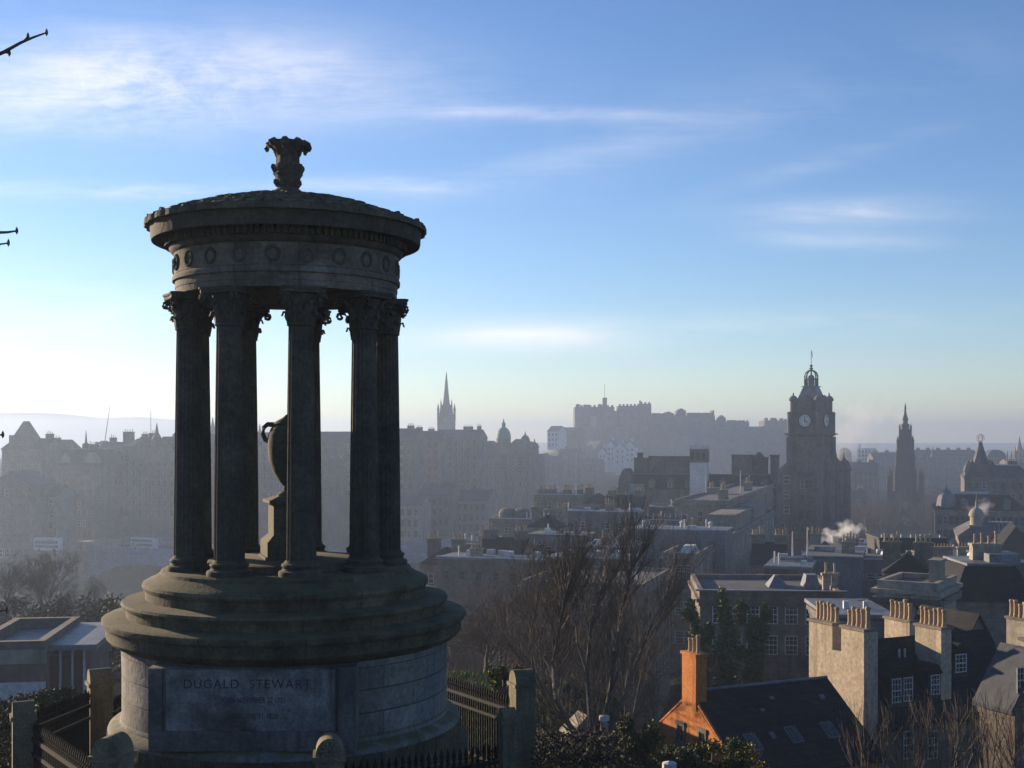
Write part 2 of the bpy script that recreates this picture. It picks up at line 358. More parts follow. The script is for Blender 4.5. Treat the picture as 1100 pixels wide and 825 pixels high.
# haze: one even box of air round everything
HAZE_DENSITY = 0.00046
def haze():
    mb = MB().box(-4600, 4600, -70, 4600, 41.5, 153.5)
    m = bpy.data.materials.new('haze_air'); m.use_nodes = True; n, l = m.node_tree.nodes, m.node_tree.links
    n.clear(); v = n.new('ShaderNodeVolumePrincipled'); v.inputs['Density'].default_value = HAZE_DENSITY
    v.inputs['Color'].default_value = (0.40, 0.505, 0.69, 1); v.inputs['Anisotropy'].default_value = 0.44
    o = n.new('ShaderNodeOutputMaterial'); l.new(v.outputs[0], o.inputs['Volume'])
    h = part('haze', mb, m); h['kind'] = 'stuff'
haze()

# ------------------------------------------------------------------ the round temple monument
MX, MY = -3.982, 22.0
def build_monument():
    root = thing('monument', 'round colonnaded stone temple with a flat domed roof on a broad stepped drum', 'monument', (MX, MY, EYE))
    # drum with V joints between the courses
    pr = [(2.843, -3.55), (2.83, -3.66)]
    for zj in (-4.02, -4.39):
        pr += [(2.82, zj + 0.012), (2.803, zj), (2.82, zj - 0.012)]
    pr += [(2.82, -4.755), (2.835, -4.77), (2.85, -4.80), (2.85, -4.83), (2.90, -4.85), (2.98, -4.88), (3.035, -4.92), (3.05, -4.96)]
    part('drum', MB().lathe([(2.843, -3.5)] + pr + [(3.05, -4.985)], 96), M['ash'], root, True)
    part('plinth', MB().lathe([(3.058, -4.98), (3.062, -5.02), (3.062, -5.36), (3.20, -5.37), (3.20, -6.2)], 96), M['step'], root, True)
    part('drum_cornice', MB().lathe([(2.80, -3.60), (2.85, -3.545), (2.93, -3.52), (3.02, -3.46), (3.075, -3.40), (3.085, -3.24), (3.10, -3.21), (3.135, -3.19), (3.158, -3.13), (3.150, -3.09), (3.12, -3.075), (2.74, -3.05)], 96), M['step'], root, True)
    part('step', MB().lathe([(2.753, -3.10), (2.76, -2.93), (2.776, -2.897), (2.82, -2.885), (2.84, -2.84), (2.812, -2.80), (2.40, -2.765)], 96), M['step'], root, True)
    part('step', MB().lathe([(2.434, -2.80), (2.44, -2.63), (2.47, -2.60), (2.49, -2.55), (2.475, -2.50), (2.40, -2.455), (2.31, -2.43), (2.24, -2.375), (2.19, -2.355), (2.175, -2.30), (2.13, -2.272), (1.50, -2.268)], 96), M['step'], root, True)
    part('inner_floor', MB().lathe([(1.42, -2.29), (1.42, -2.16), (1.36, -2.14), (0.0, -2.135)], 72), M['step'], root, True)
    # inscription panel: a flat block against the drum
    x0, x1, y = -1.64, 1.55, -2.86
    pb = MB().box(x0, x1, y, -2.2, -4.86, -3.56)
    pn = part('panel_block', pb, M['surround'], root)
    fr = MB()
    for (a, b, c, d) in ((x0 + 0.02, -1.42, -4.84, -3.565), (1.30, x1 - 0.02, -4.84, -3.565)): fr.box(a, b, y - 0.045, y + 0.02, c, d)
    fr.box(-1.42, 1.30, y - 0.042, y + 0.02, -3.52 - 0.0, -3.565 + 0.0) if False else None
    fr.box(-1.42, 1.30, y - 0.042, y + 0.02, -4.84, -4.54)
    fr.box(-1.42, 1.30, y - 0.03, y + 0.02, -3.575, -3.566)
    for a, b in ((-1.40, -1.375), (1.255, 1.28)): fr.box(a, b, y - 0.02, y + 0.01, -4.53, -3.6)
    part('panel_frame', fr, M['surround'], pn)
    part('panel_face', MB().box(-1.37, 1.25, y - 0.012, y + 0.01, -4.535, -3.585), M['panel'], pn)
    dg = None
    for txt, size, z, xa, xb in (('DUGALD  STEWART', 0.2, -3.875, -1.085, 0.87), ('BORN NOVEMBER 22 1753', 0.125, -4.10, -0.52, 0.48), ('DIED JUNE 11 1828', 0.12, -4.345, -0.40, 0.36)):
        cu = bpy.data.curves.new('lettering', 'FONT'); cu.body = txt; cu.size = size; cu.extrude = 0.004; cu.space_character = 1.15
        ob = bpy.data.objects.new('lettering', cu); C.objects.link(ob)
        bpy.context.view_layer.update()
        ev = ob.evaluated_get(bpy.context.evaluated_depsgraph_get()); me = ev.to_mesh()
        xs = [v.co.x for v in me.vertices]; k = (xb - xa) / (max(xs) - min(xs)); mn = min(xs); tm = MB(); b = 0
        for v in me.vertices: tm.v.append((xa + (v.co.x - mn) * k, y - 0.014 - v.co.z, z + v.co.y))
        for p in me.polygons: tm.f.append(tuple(b + i for i in p.vertices)); tm.m.append(0)
        ev.to_mesh_clear(); bpy.data.objects.remove(ob)
        part('inscription', tm, M['inscr'], pn)
    # columns
    zb, z1, z2 = -2.272, 1.85, 2.458
    nfl = 20
    def flute(a, r, z):
        t = abs(math.sin(a * nfl / 2)); return 1.0 - 0.055 * t ** 0.6
    sh = MB(); prf = []
    for i in range(13):
        t = i / 12; zz = zb + 0.24 + (z1 - zb - 0.24) * t; prf.append((0.252 - 0.045 * t ** 1.4, zz))
    sh.lathe(prf, nfl * 6, fn=flute); shaft = sh.mesh('column_shaft', M['sooty'], True)
    bs = MB(); bs.lathe([(0.37, zb), (0.375, zb + 0.045), (0.36, zb + 0.085), (0.315, zb + 0.10), (0.30, zb + 0.13), (0.31, zb + 0.15), (0.325, zb + 0.175), (0.312, zb + 0.205), (0.275, zb + 0.22), (0.258, zb + 0.26)], 32)
    base = bs.mesh('column_base', M['sooty'], True)
    cp = MB()
    cp.lathe([(0.205, z1 - 0.03), (0.232, z1 - 0.015), (0.232, z1 + 0.012), (0.206, z1 + 0.03), (0.21, z1 + 0.20), (0.235, z1 + 0.36), (0.29, z1 + 0.49)], 24)
    def leaf(a, z0, h, r0, w, curl):
        st = len(cp.v); n = 7
        prof_ = []
        for i in range(n):
            t = i / (n - 1)
            if t < 0.75: rr = r0 + 0.03 * t; zz = z0 + h * t / 0.75
            else: q = (t - 0.75) / 0.25; rr = r0 + 0.025 + curl * math.sin(q * PI * 0.6); zz = z0 + h + 0.035 * math.sin(q * PI) - 0.055 * q * q
            prof_.append((rr, zz, w * (0.75 + 0.35 * math.sin(t * PI)) * (1 - 0.45 * t ** 4)))
        for lay in (0.0, 0.022):
            for (rr, zz, ww) in prof_:
                for sgn in (-1, -0.4, 0.4, 1):
                    k = rr + lay - 0.012 * abs(sgn)
                    cp.v.append((k * math.cos(a) - sgn * ww * math.sin(a), k * math.sin(a) + sgn * ww * math.cos(a), zz))
        for lay in (0, 1):
            o_ = st + lay * n * 4
            for i in range(n - 1):
                for s_ in range(3): cp.f.append((o_ + i * 4 + s_, o_ + i * 4 + s_ + 1, o_ + i * 4 + s_ + 5, o_ + i * 4 + s_ + 4)); cp.m.append(0)
        for i in range(n - 1):
            for e in (0, 3):
                cp.f.append((st + i * 4 + e, st + i * 4 + 4 + e, st + n * 4 + i * 4 + 4 + e, st + n * 4 + i * 4 + e)); cp.m.append(0)
    for k in range(8): leaf(2 * PI * k / 8, z1 + 0.02, 0.17, 0.215, 0.075, 0.075)
    for k in range(8): leaf(2 * PI * (k + 0.5) / 8, z1 + 0.10, 0.26, 0.225, 0.08, 0.085)
    for k in range(4):
        a = PI / 4 + k * PI / 2
        pts = [(0.22, z1 + 0.24), (0.27, z1 + 0.38), (0.35, z1 + 0.475), (0.43, z1 + 0.48)]
        for j in range(9):
            q = PI / 2 - j * PI / 4.0; rr = 0.066 * (1 - j * 0.075); pts.append((0.43 + rr * math.cos(q), z1 + 0.415 + rr * math.sin(q)))
        for off in (-0.035, 0.035):
            cp.tube([(p[0] * math.cos(a) - off * math.sin(a), p[0] * math.sin(a) + off * math.cos(a), p[1]) for p in pts], [0.028] * 4 + [0.024] * 9, 5)
    ab = []
    for k in range(4):
        a = PI / 4 + k * PI / 2
        for da, rr in ((-0.09, 0.47), (0.09, 0.47), (PI / 8 + 0.03, 0.37), (PI / 4, 0.335), (PI / 4 + PI / 8 - 0.03, 0.37)): ab.append((rr * math.cos(a + da), rr * math.sin(a + da)))
    cp.extrude(ab, z1 + 0.505, z1 + 0.565, 'z'); cp.extrude([(p[0] * 1.05, p[1] * 1.05) for p in ab], z1 + 0.567, z2 - 0.003, 'z')
    capital = cp.mesh('column_capital', M['sooty'], True)
    for k in range(9):
        a = R(17.33 + 40 * k); p = (1.745 * math.sin(a), -1.745 * math.cos(a), 0)
        s = link('column', shaft, root, p, a)
        link('base', base, s); link('capital', capital, s)
    # entablature
    part('architrave', MB().lathe([(1.50, 2.46), (1.93, 2.46), (1.93, 2.57), (1.94, 2.575), (1.94, 2.695), (1.984, 2.70), (1.99, 2.76), (1.975, 2.795), (1.95, 2.81), (1.5, 2.81)], 96), M['frieze'], root, True)
    part('ceiling', MB().lathe([(1.52, 2.62), (1.52, 2.60), (0.0, 2.60)], 48), M['sooty'], root, True)
    fz = part('frieze', MB().lathe([(1.90, 2.80), (1.955, 2.815), (1.955, 3.16), (1.97, 3.18), (1.90, 3.20)], 96), M['frieze'], root, True)
    wr = MB()
    for i in range(20):
        a = 2 * PI * i / 20 - PI / 2
        wr.tube([(0.105 * math.cos(a) * 1.02, 0, 0.115 * math.sin(a)), (0.105 * math.cos(a + 0.32), 0, 0.115 * math.sin(a + 0.32))], [0.026, 0.034], 6)
    wm = wr.mesh('wreath', M['wreath'], True)
    for k in range(22):
        a = R(3 + 360 / 22 * k); link('wreath', wm, fz, (1.955 * math.sin(a), -1.955 * math.cos(a), 2.985), a)
    co = MB().lathe([(1.93, 3.17), (1.975, 3.18), (2.03, 3.235), (2.04, 3.27), (2.04, 3.40), (2.15, 3.43), (2.30, 3.44), (2.315, 3.395), (2.335, 3.40), (2.35, 3.45), (2.355, 3.60), (2.37, 3.64), (2.40, 3.69), (2.34, 3.72)], 120)
    for k in range(120):
        a = 2 * PI * k / 120; c, s = math.cos(a), math.sin(a); st = len(co.v)
        co.box(2.035, 2.115, -0.031, 0.031, 3.295, 3.425); co.xf(Matrix.Rotation(a, 4, 'Z'), st)
    part('cornice', co, M['sooty'], root, True)
    rf = MB(); pr = []
    rp = [(2.42, 3.70), (2.0, 3.86), (1.6, 3.985), (1.25, 4.08), (0.9, 4.155), (0.6, 4.215), (0.42, 4.25)]
    rows = 11
    pr = [(2.42, 3.64)]
    for i in range(rows):
        def at_t(t):
            x = t * (len(rp) - 1); k = min(int(x), len(rp) - 2); u = x - k
            return (rp[k][0] + (rp[k + 1][0] - rp[k][0]) * u, rp[k][1] + (rp[k + 1][1] - rp[k][1]) * u)
        r_, z_ = at_t(i / rows); pr += [(r_, z_ + 0.035), (at_t((i + 0.93) / rows)[0], at_t((i + 0.93) / rows)[1] + 0.008)]
    pr += [(0.40, 4.27), (0.2, 4.30)]
    idx = {}
    def scal(a, r, z):
        return 1.0 + 0.016 * abs(math.sin(a * 20)) * (1 if r > 0.5 else 0)
    rf.lathe(pr, 160, fn=scal)
    rnd = random.Random(4)
    for i in range(9):
        (r1, q1), (r0, q0) = at_t(i / 9.0), at_t((i + 1.35) / 9.0 if i < 8 else 1.0)
        n = max(14, int(2 * PI * r1 / 0.30))
        for k in range(n):
            a = 2 * PI * (k + (i % 2) * .5) / n; w = PI * r1 / n * .93; b0 = len(rf.v); lift = rnd.uniform(.05, .075); t_ = .035
            loc = [(r1, -w * .55, q1 + lift), (r1 + .03, 0, q1 + lift - .01), (r1, w * .55, q1 + lift), ((r1 * .4 + r0 * .6), w, (q1 * .4 + q0 * .6) + .045), (r0, w * .8, q0 + .012), (r0, -w * .8, q0 + .012), ((r1 * .4 + r0 * .6), -w, (q1 * .4 + q0 * .6) + .045)]
            for dz in (0, -t_):
                for (rr, tt, zz) in loc: rf.v.append((rr * math.cos(a) - tt * math.sin(a), rr * math.sin(a) + tt * math.cos(a), zz + dz))
            rf.f.append(tuple(range(b0, b0 + 7))); rf.m.append(0); rf.f.append(tuple(range(b0 + 13, b0 + 6, -1))); rf.m.append(0)
            for j in range(7): rf.f.append((b0 + j, b0 + 7 + j, b0 + 7 + (j + 1) % 7, b0 + (j + 1) % 7)); rf.m.append(0)
    roof = part('roof', rf, mat('mossy_stone_tiles', (0.13, 0.12, 0.09), (0.06, 0.058, 0.045), 3.0, 0.95, moss=0.8, bump=0.6), root, False)
    an = MB().extrude([(-0.05, 0), (0.05, 0), (0.065, 0.06), (0.03, 0.10), (0, 0.115), (-0.03, 0.10), (-0.065, 0.06)], -0.035, 0.035, 'y').mesh('eave_ornament', M['sooty'])
    for k in range(20):
        a = 2 * PI * (k + 0.3) / 20; link('eave_ornament', an, roof, (2.39 * math.sin(a), -2.39 * math.cos(a), 3.69), a)
    fi = MB().lathe([(0.46, 4.24), (0.44, 4.29), (0.30, 4.33), (0.22, 4.40), (0.16, 4.44), (0.155, 4.49), (0.20, 4.55), (0.215, 4.62), (0.255, 4.67), (0.225, 4.71), (0.265, 4.77), (0.265, 4.82), (0.20, 4.85), (0.195, 4.95), (0.20, 5.08), (0.25, 5.18), (0.30, 5.24), (0.20, 5.27), (0.0, 5.26)], 24,
                    fn=lambda a, r, z: 1 + 0.06 * math.sin(8 * a) * (1 if 4.5 < z < 5.3 else 0))
    for k in range(8):
        a = 2 * PI * k / 8
        pts = [(0.17, 5.0), (0.19, 5.10), (0.235, 5.185), (0.30, 5.215), (0.355, 5.19), (0.38, 5.13), (0.365, 5.08)]
        fi.tube([(p[0] * math.cos(a), p[0] * math.sin(a), p[1]) for p in pts], [0.06, 0.075, 0.085, 0.08, 0.065, 0.05, 0.03], 7)
        a += PI / 8
        fi.tube([(p * math.cos(a), p * math.sin(a), z) for p, z in ((0.21, 4.70), (0.26, 4.80), (0.275, 4.84))], [0.05, 0.05, 0.02], 5)
        fi.tube([(p * math.cos(a), p * math.sin(a), z) for p, z in ((0.17, 4.46), (0.22, 4.53), (0.235, 4.575))], [0.045, 0.045, 0.02], 5)
    part('finial', fi, M['sooty'], root, True)
    # urn
    um = thing('urn', 'two handled stone urn on a square pedestal inside the colonnade', 'urn', (MX, MY, EYE - 2.135), R(20))
    pd = MB()
    pd.box(-0.45, 0.45, -0.45, 0.45, 0.0, 0.05).box(-0.42, 0.42, -0.42, 0.42, 0.05, 0.31)
    pd.frustum(-0.42, 0.42, -0.42, 0.42, 0.31, -0.31, 0.31, -0.31, 0.31, 0.42).box(-0.30, 0.30, -0.30, 0.30, 0.42, 0.93)
    pd.frustum(-0.30, 0.30, -0.30, 0.30, 0.93, -0.385, 0.385, -0.385, 0.385, 0.985).box(-0.385, 0.385, -0.385, 0.385, 0.985, 1.04)
    pd.frustum(-0.36, 0.36, -0.36, 0.36, 1.04, -0.2, 0.2, -0.2, 0.2, 1.10)
    part('pedestal', pd, M['urn'], um)
    ub = MB().lathe([(0.20, 1.09), (0.19, 1.14), (0.09, 1.20), (0.075, 1.27), (0.14, 1.34), (0.26, 1.52), (0.335, 1.75), (0.355, 1.98), (0.345, 2.18), (0.30, 2.30), (0.24, 2.35), (0.255, 2.38), (0.20, 2.43), (0.09, 2.49), (0.05, 2.53), (0.0, 2.56)], 32)
    part('vase', ub, M['urn'], um, True)
    for sg in (-1, 1):
        d = Vector((-0.94 * sg, -0.34 * sg, 0)).normalized() if True else None
        pts = [(0.30, 2.05), (0.40, 2.10), (0.445, 2.20), (0.43, 2.31), (0.36, 2.37), (0.24, 2.36)]
        # handles lie across the view, so the loop shows beside the front column
        q = Matrix.Rotation(-R(20), 3, 'Z')
        part('handle', MB().tube([q @ Vector((sg * r_, 0, z_)) for r_, z_ in pts], [0.05, 0.045, 0.04, 0.04, 0.045, 0.05], 8), M['urn'], um, True)
build_monument()

# ------------------------------------------------------------------ fence round the monument: posts and spiked iron railings
POSTS = []
def gate_post(px, ytop, Y, w, h, rz, label, ornament=False):
    p = at(px, ytop, Y); t = thing('fence_post', label, 'post', (p.x, p.y, p.z - h), rz, 'round topped stone posts of the fence')
    s = w / 2
    part('shaft', MB().box(-s, s, -s, s, -0.6, h - s - 0.12).box(-s - 0.035, s + 0.035, -s - 0.035, s + 0.035, h - s - 0.12, h - s - 0.05), M['post'], t)
    arc = [(s * math.cos(PI * i / 14), h - s - 0.05 + (s + 0.05) * math.sin(PI * i / 14)) for i in range(15)]
    cp = MB().extrude(arc, -s, s, 'y')
    if ornament:
        for i in range(10): 
            a = 2 * PI * i / 10; cp.tube([(0.02 * math.cos(a), -s - 0.012, h - s + 0.02 + 0.02 * math.sin(a)), (0.12 * math.cos(a), -s - 0.012, h - s + 0.02 + 0.12 * math.sin(a))], [0.016, 0.024], 5)
    part('rounded_cap', cp, M['post'], t, True)
    POSTS.append((p.x, p.y, p.z)); return t
gate_post(25, 753, 20.5, 0.34, 1.75, R(-66), 'square stone post standing leftmost of all, at the picture edge')
gate_post(107, 718, 24.5, 0.42, 1.75, R(-62), 'rust tinted stone post close against the left side of the drum')
gate_post(121, 789, 16.5, 0.40, 1.45, R(-12), 'round topped post in front of the lower left of the drum')
gate_post(354, 790, 16.6, 0.37, 1.45, R(8), 'post with a carved flower below the inscription panel', True)
gate_post(561, 719, 24.4, 0.41, 2.0, R(-70), 'post on the right whose left face catches the sun, beside the railings')
def railing(p, q, label, n=None):
    a, b = Vector(p), Vector(q); d = b - a; L = math.hypot(d.x, d.y); rz = math.atan2(d.y, d.x)
    t = thing('iron_railing', label, 'railing', (a.x, a.y, a.z), rz, 'black spiked railings round the monument')
    sl = d.z / L
    def rail(z, w):
        mb = MB(); mb.v += [(0, -w, z - w), (L, -w, z - w + d.z), (L, w, z - w + d.z), (0, w, z - w), (0, -w, z + w), (L, -w, z + w + d.z), (L, w, z + w + d.z), (0, w, z + w)]
        for f in ((3, 2, 1, 0), (4, 5, 6, 7), (0, 1, 5, 4), (1, 2, 6, 5), (2, 3, 7, 6), (3, 0, 4, 7)): mb.f.append(f); mb.m.append(0)
        part('rail', mb, M['iron'], t)
    rail(-0.18, 0.034); rail(-0.42, 0.03); rail(-1.38, 0.03)
    n = n or max(4, int(L / 0.13))
    for i in range(n):
        x = (i + 0.5) * L / n; link('bar', BAR, t, (x, 0, x * sl))
_b = MB().lathe([(0.019, -1.5), (0.019, -0.07), (0.036, -0.06), (0.036, -0.045), (0.018, -0.04), (0.036, 0.0), (0.0, 0.13)], 6)
_b.tube([(-0.045, 0, -0.12), (0.045, 0, -0.12)], 0.012, 4)
BAR = _b.mesh('railing_bar', M['iron'], True)
def P3(px, py, Y): v = at(px, py, Y); return (v.x, v.y, v.z)
railing(P3(40, 769, 20.6), P3(96, 748, 24.3), 'railing run between the two left posts, in front of the shrubs')
railing(P3(36, 782, 20.4), P3(104, 826, 16.6), 'railing run from the leftmost post towards the camera')
railing(P3(122, 757, 24.7), P3(190, 700, 30), 'railing slipping behind the left edge of the drum')
railing(P3(476, 730, 28.0), P3(546, 752, 24.5), 'railing run behind the drum ending at the sunlit right post')
railing(P3(368, 829, 16.7), P3(535, 806, 19.2), 'railing run in the lower right below the drum')
railing(P3(136, 836, 16.4), P3(340, 838, 16.5), 'railing run across the front of the drum at the bottom edge')
gate_post(545, 760, 20.0, 0.24, 1.6, R(-70), 'dark unlit post in front of the sunlit right post')

# ------------------------------------------------------------------ building kit
CITY, FORE = R(-17.5), R(25.5)
_wcache = {}
def window_mesh(w, h, style):
    """surround standing proud of the wall, sash bars and a pane set back in it; local -Y is outwards"""
    k = (round(w, 2), round(h, 2), style)
    if k in _wcache: return _wcache[k]
    mb = MB(); a, b = w / 2, h / 2; t = 0.07 * max(w, 0.8)
    f = 1 if style.split('_')[0] == 'white' else 0
    mb.box(-a, a, -0.02, 0.05, -b, b, 2)
    sr = 0.11 if f == 0 else 0.0
    if sr:
        mb.box(-a - 0.16, -a, -sr, 0.05, -b, b, 0).box(a, a + 0.16, -sr, 0.05, -b, b, 0).box(-a - 0.2, a + 0.2, -sr - 0.04, 0.05, b, b + 0.22, 0).box(-a - 0.22, a + 0.22, -sr - 0.08, 0.05, -b - 0.16, -b, 0)
    mb.box(-a, -a + t, -0.05, 0.04, -b, b, 1).box(a - t, a, -0.05, 0.04, -b, b, 1)
    mb.box(-a + t, a - t, -0.05, 0.04, b - t, b, 1).box(-a + t, a - t, -0.05, 0.04, -b, -b + t, 1).box(-a + t, a - t, -0.055, 0.04, -t * .6, t * .6, 1)
    if 'bars' in style:
        for x in (-a / 3, a / 3): mb.box(x - .018, x + .018, -0.045, 0.03, -b + t, b - t, 1)
        for z in (-b / 2, b / 2): mb.box(-a + t, a - t, -0.043, 0.03, z - .018, z + .018, 1)
    me = mb.mesh('window', [M['stone3'] if style == 'dark' else M['stone'], M['darkframe'] if style == 'dark' else M['frame'], M['glass']]); _wcache[k] = me; return me
def wins(root, L, D, face, xs, zs, w, h, style='stone'):
    me = window_mesh(w, h, style)
    for z in zs:
        for x in xs:
            me = window_mesh(w, h, 'white' if style == 'dark' and random.random() < .13 else style)  # a few frames turn white to stand for bright reflections
            if face == 'F': link('window', me, root, (x, 0, z), 0)
            elif face == 'R': link('window', me, root, (L, x, z), PI / 2)
            else: link('window', me, root, (0, x, z), -PI / 2)
def spread(a, b, n): return [a + (b - a) * (i + 0.5) / n for i in range(n)]
_pots = {}
def pot_mesh(h):
    h = round(h, 1)
    if h not in _pots:
        _pots[h] = MB().lathe([(0.17 * h, -0.02), (0.16 * h, 0.12 * h), (0.13 * h, 0.2 * h), (0.125 * h, 0.82 * h), (0.165 * h, 0.86 * h), (0.165 * h, 0.96 * h), (0.13 * h, h), (0.09 * h, h), (0.09 * h, 0.9 * h), (0.0, 0.9 * h)], 10).mesh('chimney_pot', M['pot'], True)
    return _pots[h]
def chimney(root, x, y, z0, z1, w, d, n, m='stone', ph=1.0, name='chimney'):
    mb = MB().box(x - w / 2, x + w / 2, y - d / 2, y + d / 2, z0, z1 - 0.25).box(x - w / 2 - .12, x + w / 2 + .12, y - d / 2 - .12, y + d / 2 + .12, z1 - 0.25, z1)
    c = part(name, mb, M[m], root); me = pot_mesh(ph)
    for i in range(n):
        if w >= d: p = (x - w / 2 + (i + .5) * w / n, y, z1)
        else: p = (x, y - d / 2 + (i + .5) * d / n, z1)
        o = link('chimney_pot', me, c, p, i * 0.7, scale=(1, 1, random.choice((.8, .95, 1.0, 1.1, 1.3)))); o.rotation_euler = (random.gauss(0, .03), random.gauss(0, .03), i * .7)
    return c
class Bld: pass
def bld(name, label, pl, pr, ytop, Y, rot, depth=12, base=None, wall='stone', roof='flat', rmat='felt', rh=None, cat='building', cornice=True, courses=(), pd=None, parapet=0.5, over=0.25, group=None, ov=None):
    """box building whose front spans photo columns pl..pr; its near corner stands Y metres off and its eaves are at photo row ytop there"""
    c, s = math.cos(rot), math.sin(rot); tl, tr = (pl - CX) / F, (pr - CX) / F
    if rot <= 0:
        Q = at(pr, ytop, Y); L = (Q.x - tl * Q.y) / (c - tl * s); o = Vector((Q.x - c * L, Q.y - s * L, 0)); cor = Q
    else:
        Q = at(pl, ytop, Y); L = (tr * Q.y - Q.x) / (c - tr * s); o = Vector((Q.x, Q.y, 0)); cor = Vector((Q.x + c * L, Q.y + s * L, 0))
    D = depth
    if pd is not None:
        td = (pd - CX) / F; D = (td * cor.y - cor.x) / (-s - td * c)
        if not (2 < D < 160): print('BAD DEPTH', name, label, D); D = 15
    if base is None:
        gs = [ground(o.x + c * a - s * b_, o.y + s * a + c * b_) for a in (0, L) for b_ in (0, D)]; base = min(gs) - 0.6
        base = min(base, Q.z - 4)
    H = Q.z - base
    t = thing(name, label, cat, (o.x, o.y, base), rot, group)
    b = Bld(); b.t, b.L, b.D, b.H, b.base, b.Y = t, L, D, H, base, Y; b.px = Y / F
    w = MB().box(0, L, 0, D, 0, H)
    if cornice:
        e = over
        for (z0, z1, k) in ((H - 0.9, H - 0.55, 0.4), (H - 0.55, H - 0.2, 1.0)): w.box(-e * k, L + e * k, -e * k, D + e * k, z0 - .001 * k, z1)
        for zc in courses: w.box(-0.12, L + 0.12, -0.12, D + 0.12, zc - 0.15, zc + 0.15)
    b.wall = part('wall', w, M[wall], t)
    rh = rh if rh is not None else min(L, D) * 0.35
    e = over + 0.12; r = MB()
    if roof == 'flat':
        if parapet > 0:
            p = 0.35
            w2 = MB().box(-.06, L + .06, -.06, p, H - .19, H + parapet).box(-.06, L + .06, D - p, D + .06, H - .19, H + parapet).box(-.06, p, p + .001, D - p - .001, H - .191, H + parapet - .002).box(L - p, L + .06, p + .001, D - p - .001, H - .191, H + parapet - .002)
            part('parapet', w2, M[wall], t)
            r.box(p + .002, L - p - .002, p + .002, D - p - .002, H - 0.1, H + 0.06)
        else: r.box(-e, L + e, -e, D + e, H + .002, H + 0.3)
    elif roof == 'hip':
        k = min(L, D) / 2 + e - 0.05
        r.frustum(-e, L + e, -e, D + e, H, k - e, L + e - k, k - e, D + e - k, H + rh)
    elif roof == 'mansard':
        k = min(L, D) * 0.18
        r.frustum(-e, L + e, -e, D + e, H, k, L - k, k, D - k, H + rh)
        r.box(k + .3, L - k - .3, k + .3, D - k - .3, H + rh - .1, H + rh + 0.25, 1)
    elif roof == 'gable_x':    # ridge along the front
        g = MB().extrude([(0.02, H - .02), (D - .02, H - .02), (D / 2, H + rh - .08)], .02, L - .02, 'x'); part('gable', g, M[wall], t)
        dz = rh / (D / 2) * e
        for pl_ in ([(-e, H - dz), (-e, H - dz + .22), (D / 2, H + rh + .22), (D / 2, H + rh)], [(D + e, H - dz), (D + e, H - dz + .22), (D / 2, H + rh + .22), (D / 2, H + rh)]): r.extrude(pl_, -e * .4, L + e * .4, 'x')
    elif roof == 'gable_y':
        g = MB().extrude([(0.02, H - .02), (L - .02, H - .02), (L / 2, H + rh - .08)], .02, D - .02, 'y'); part('gable', g, M[wall], t)
        dz = rh / (L / 2) * e
        for pl_ in ([(-e, H - dz), (-e, H - dz + .22), (L / 2, H + rh + .22), (L / 2, H + rh)], [(L + e, H - dz), (L + e, H - dz + .22), (L / 2, H + rh + .22), (L / 2, H + rh)]): r.extrude(pl_, -e * .4, D + e * .4, 'y')
    if r.v: b.roof = part('roof', r, [M[rmat], M['lead']], t)
    b.rh = rh
    return b
def lx(b, px):   # local x on the front face for a photo column (front corner depth approx)
    o = b.t.location; c, s = math.cos(b.t.rotation_euler.z), math.sin(b.t.rotation_euler.z); t = (px - CX) / F
    return (t * o.y - o.x) / (c - t * s)
def lz(b, py, Y=None): return zat(py, Y or b.Y) - b.base

# ------------------------------------------------------------------ old town ridge in the haze
OT = 'tenements and offices of the old town ridge in the haze'
def otb(name, label, pl, pr, ytop, Y, rot=-12, depth=16, wall='stone2', roof='gable_x', rmat='slateblue', rh=4, nx=5, nz=5, w=1.2, h=2.2, chim=(), style='dark', side=0, pitch=None, group=None):
    b = bld(name, label, pl, pr, ytop, Y, R(rot), depth, None, wall, roof, rmat, rh, group=group)
    pitch = pitch or 3.9
    zs = [b.H - 2.6 - pitch * i for i in range(nz) if b.H - 2.6 - pitch * i > 1.5]
    wins(b.t, b.L, b.D, 'F', spread(0.6, b.L - 0.6, nx), zs, w, h, style)
    if side: wins(b.t, b.L, b.D, 'R', spread(0.6, b.D - 0.6, side), zs[:4], w, h, style)
    for (px, wd, hh, n) in chim:
        x = lx(b, px); chimney(b.t, x, b.D * 0.5, b.H, b.H + b.rh + hh, wd, 1.6, n, wall, 1.0)
    return b
b = otb('turreted_building', 'hazy block with a tall tapering pyramid tower at the far left of the skyline', 2, 46, 482, 500, -8, 20, nx=6, nz=7, chim=((40, 3, 2, 4),))
tw = MB(); tx = lx(b, 20); tw.box(tx - 4.6, tx + 4.6, 2, 10, 0.1, b.H + 3.5).frustum(tx - 4.6, tx + 4.6, 2, 10, b.H + 3.5, tx - 0.9, tx + 0.9, 5.2, 6.8, b.H + 11.2)
for q in (-4.2, 4.2): tw.box(tx + q - .8, tx + q + .8, 1.4, 3, b.H, b.H + 5.5)
part('corner_tower', tw, M['stone2'], b.t)
otb('chimneyed_tenement', 'hazy tenement with a broad flat chimney, right of the pyramid tower', 40, 66, 483, 520, -8, 18, nx=4, nz=6, chim=((46, 6, 1, 5),))
b = otb('dormered_block', 'tall hazy block with two pale pointed dormers and a needle spire above it', 60, 100, 500, 470, -14, 22, roof='mansard', rh=6, nx=7, nz=8, w=1.2, h=2.3, chim=((83, 4, 2, 5),), side=2)
for px in (70, 95):
    x = lx(b, px); part('dormer', MB().box(x - 2, x + 2, .2, 5, b.H - .3, b.H + 2.2).extrude([(x - 2.2, b.H + 2.2), (x + 2.2, b.H + 2.2), (x, b.H + 5)], 0.1, 5), M['pale'], b.t)
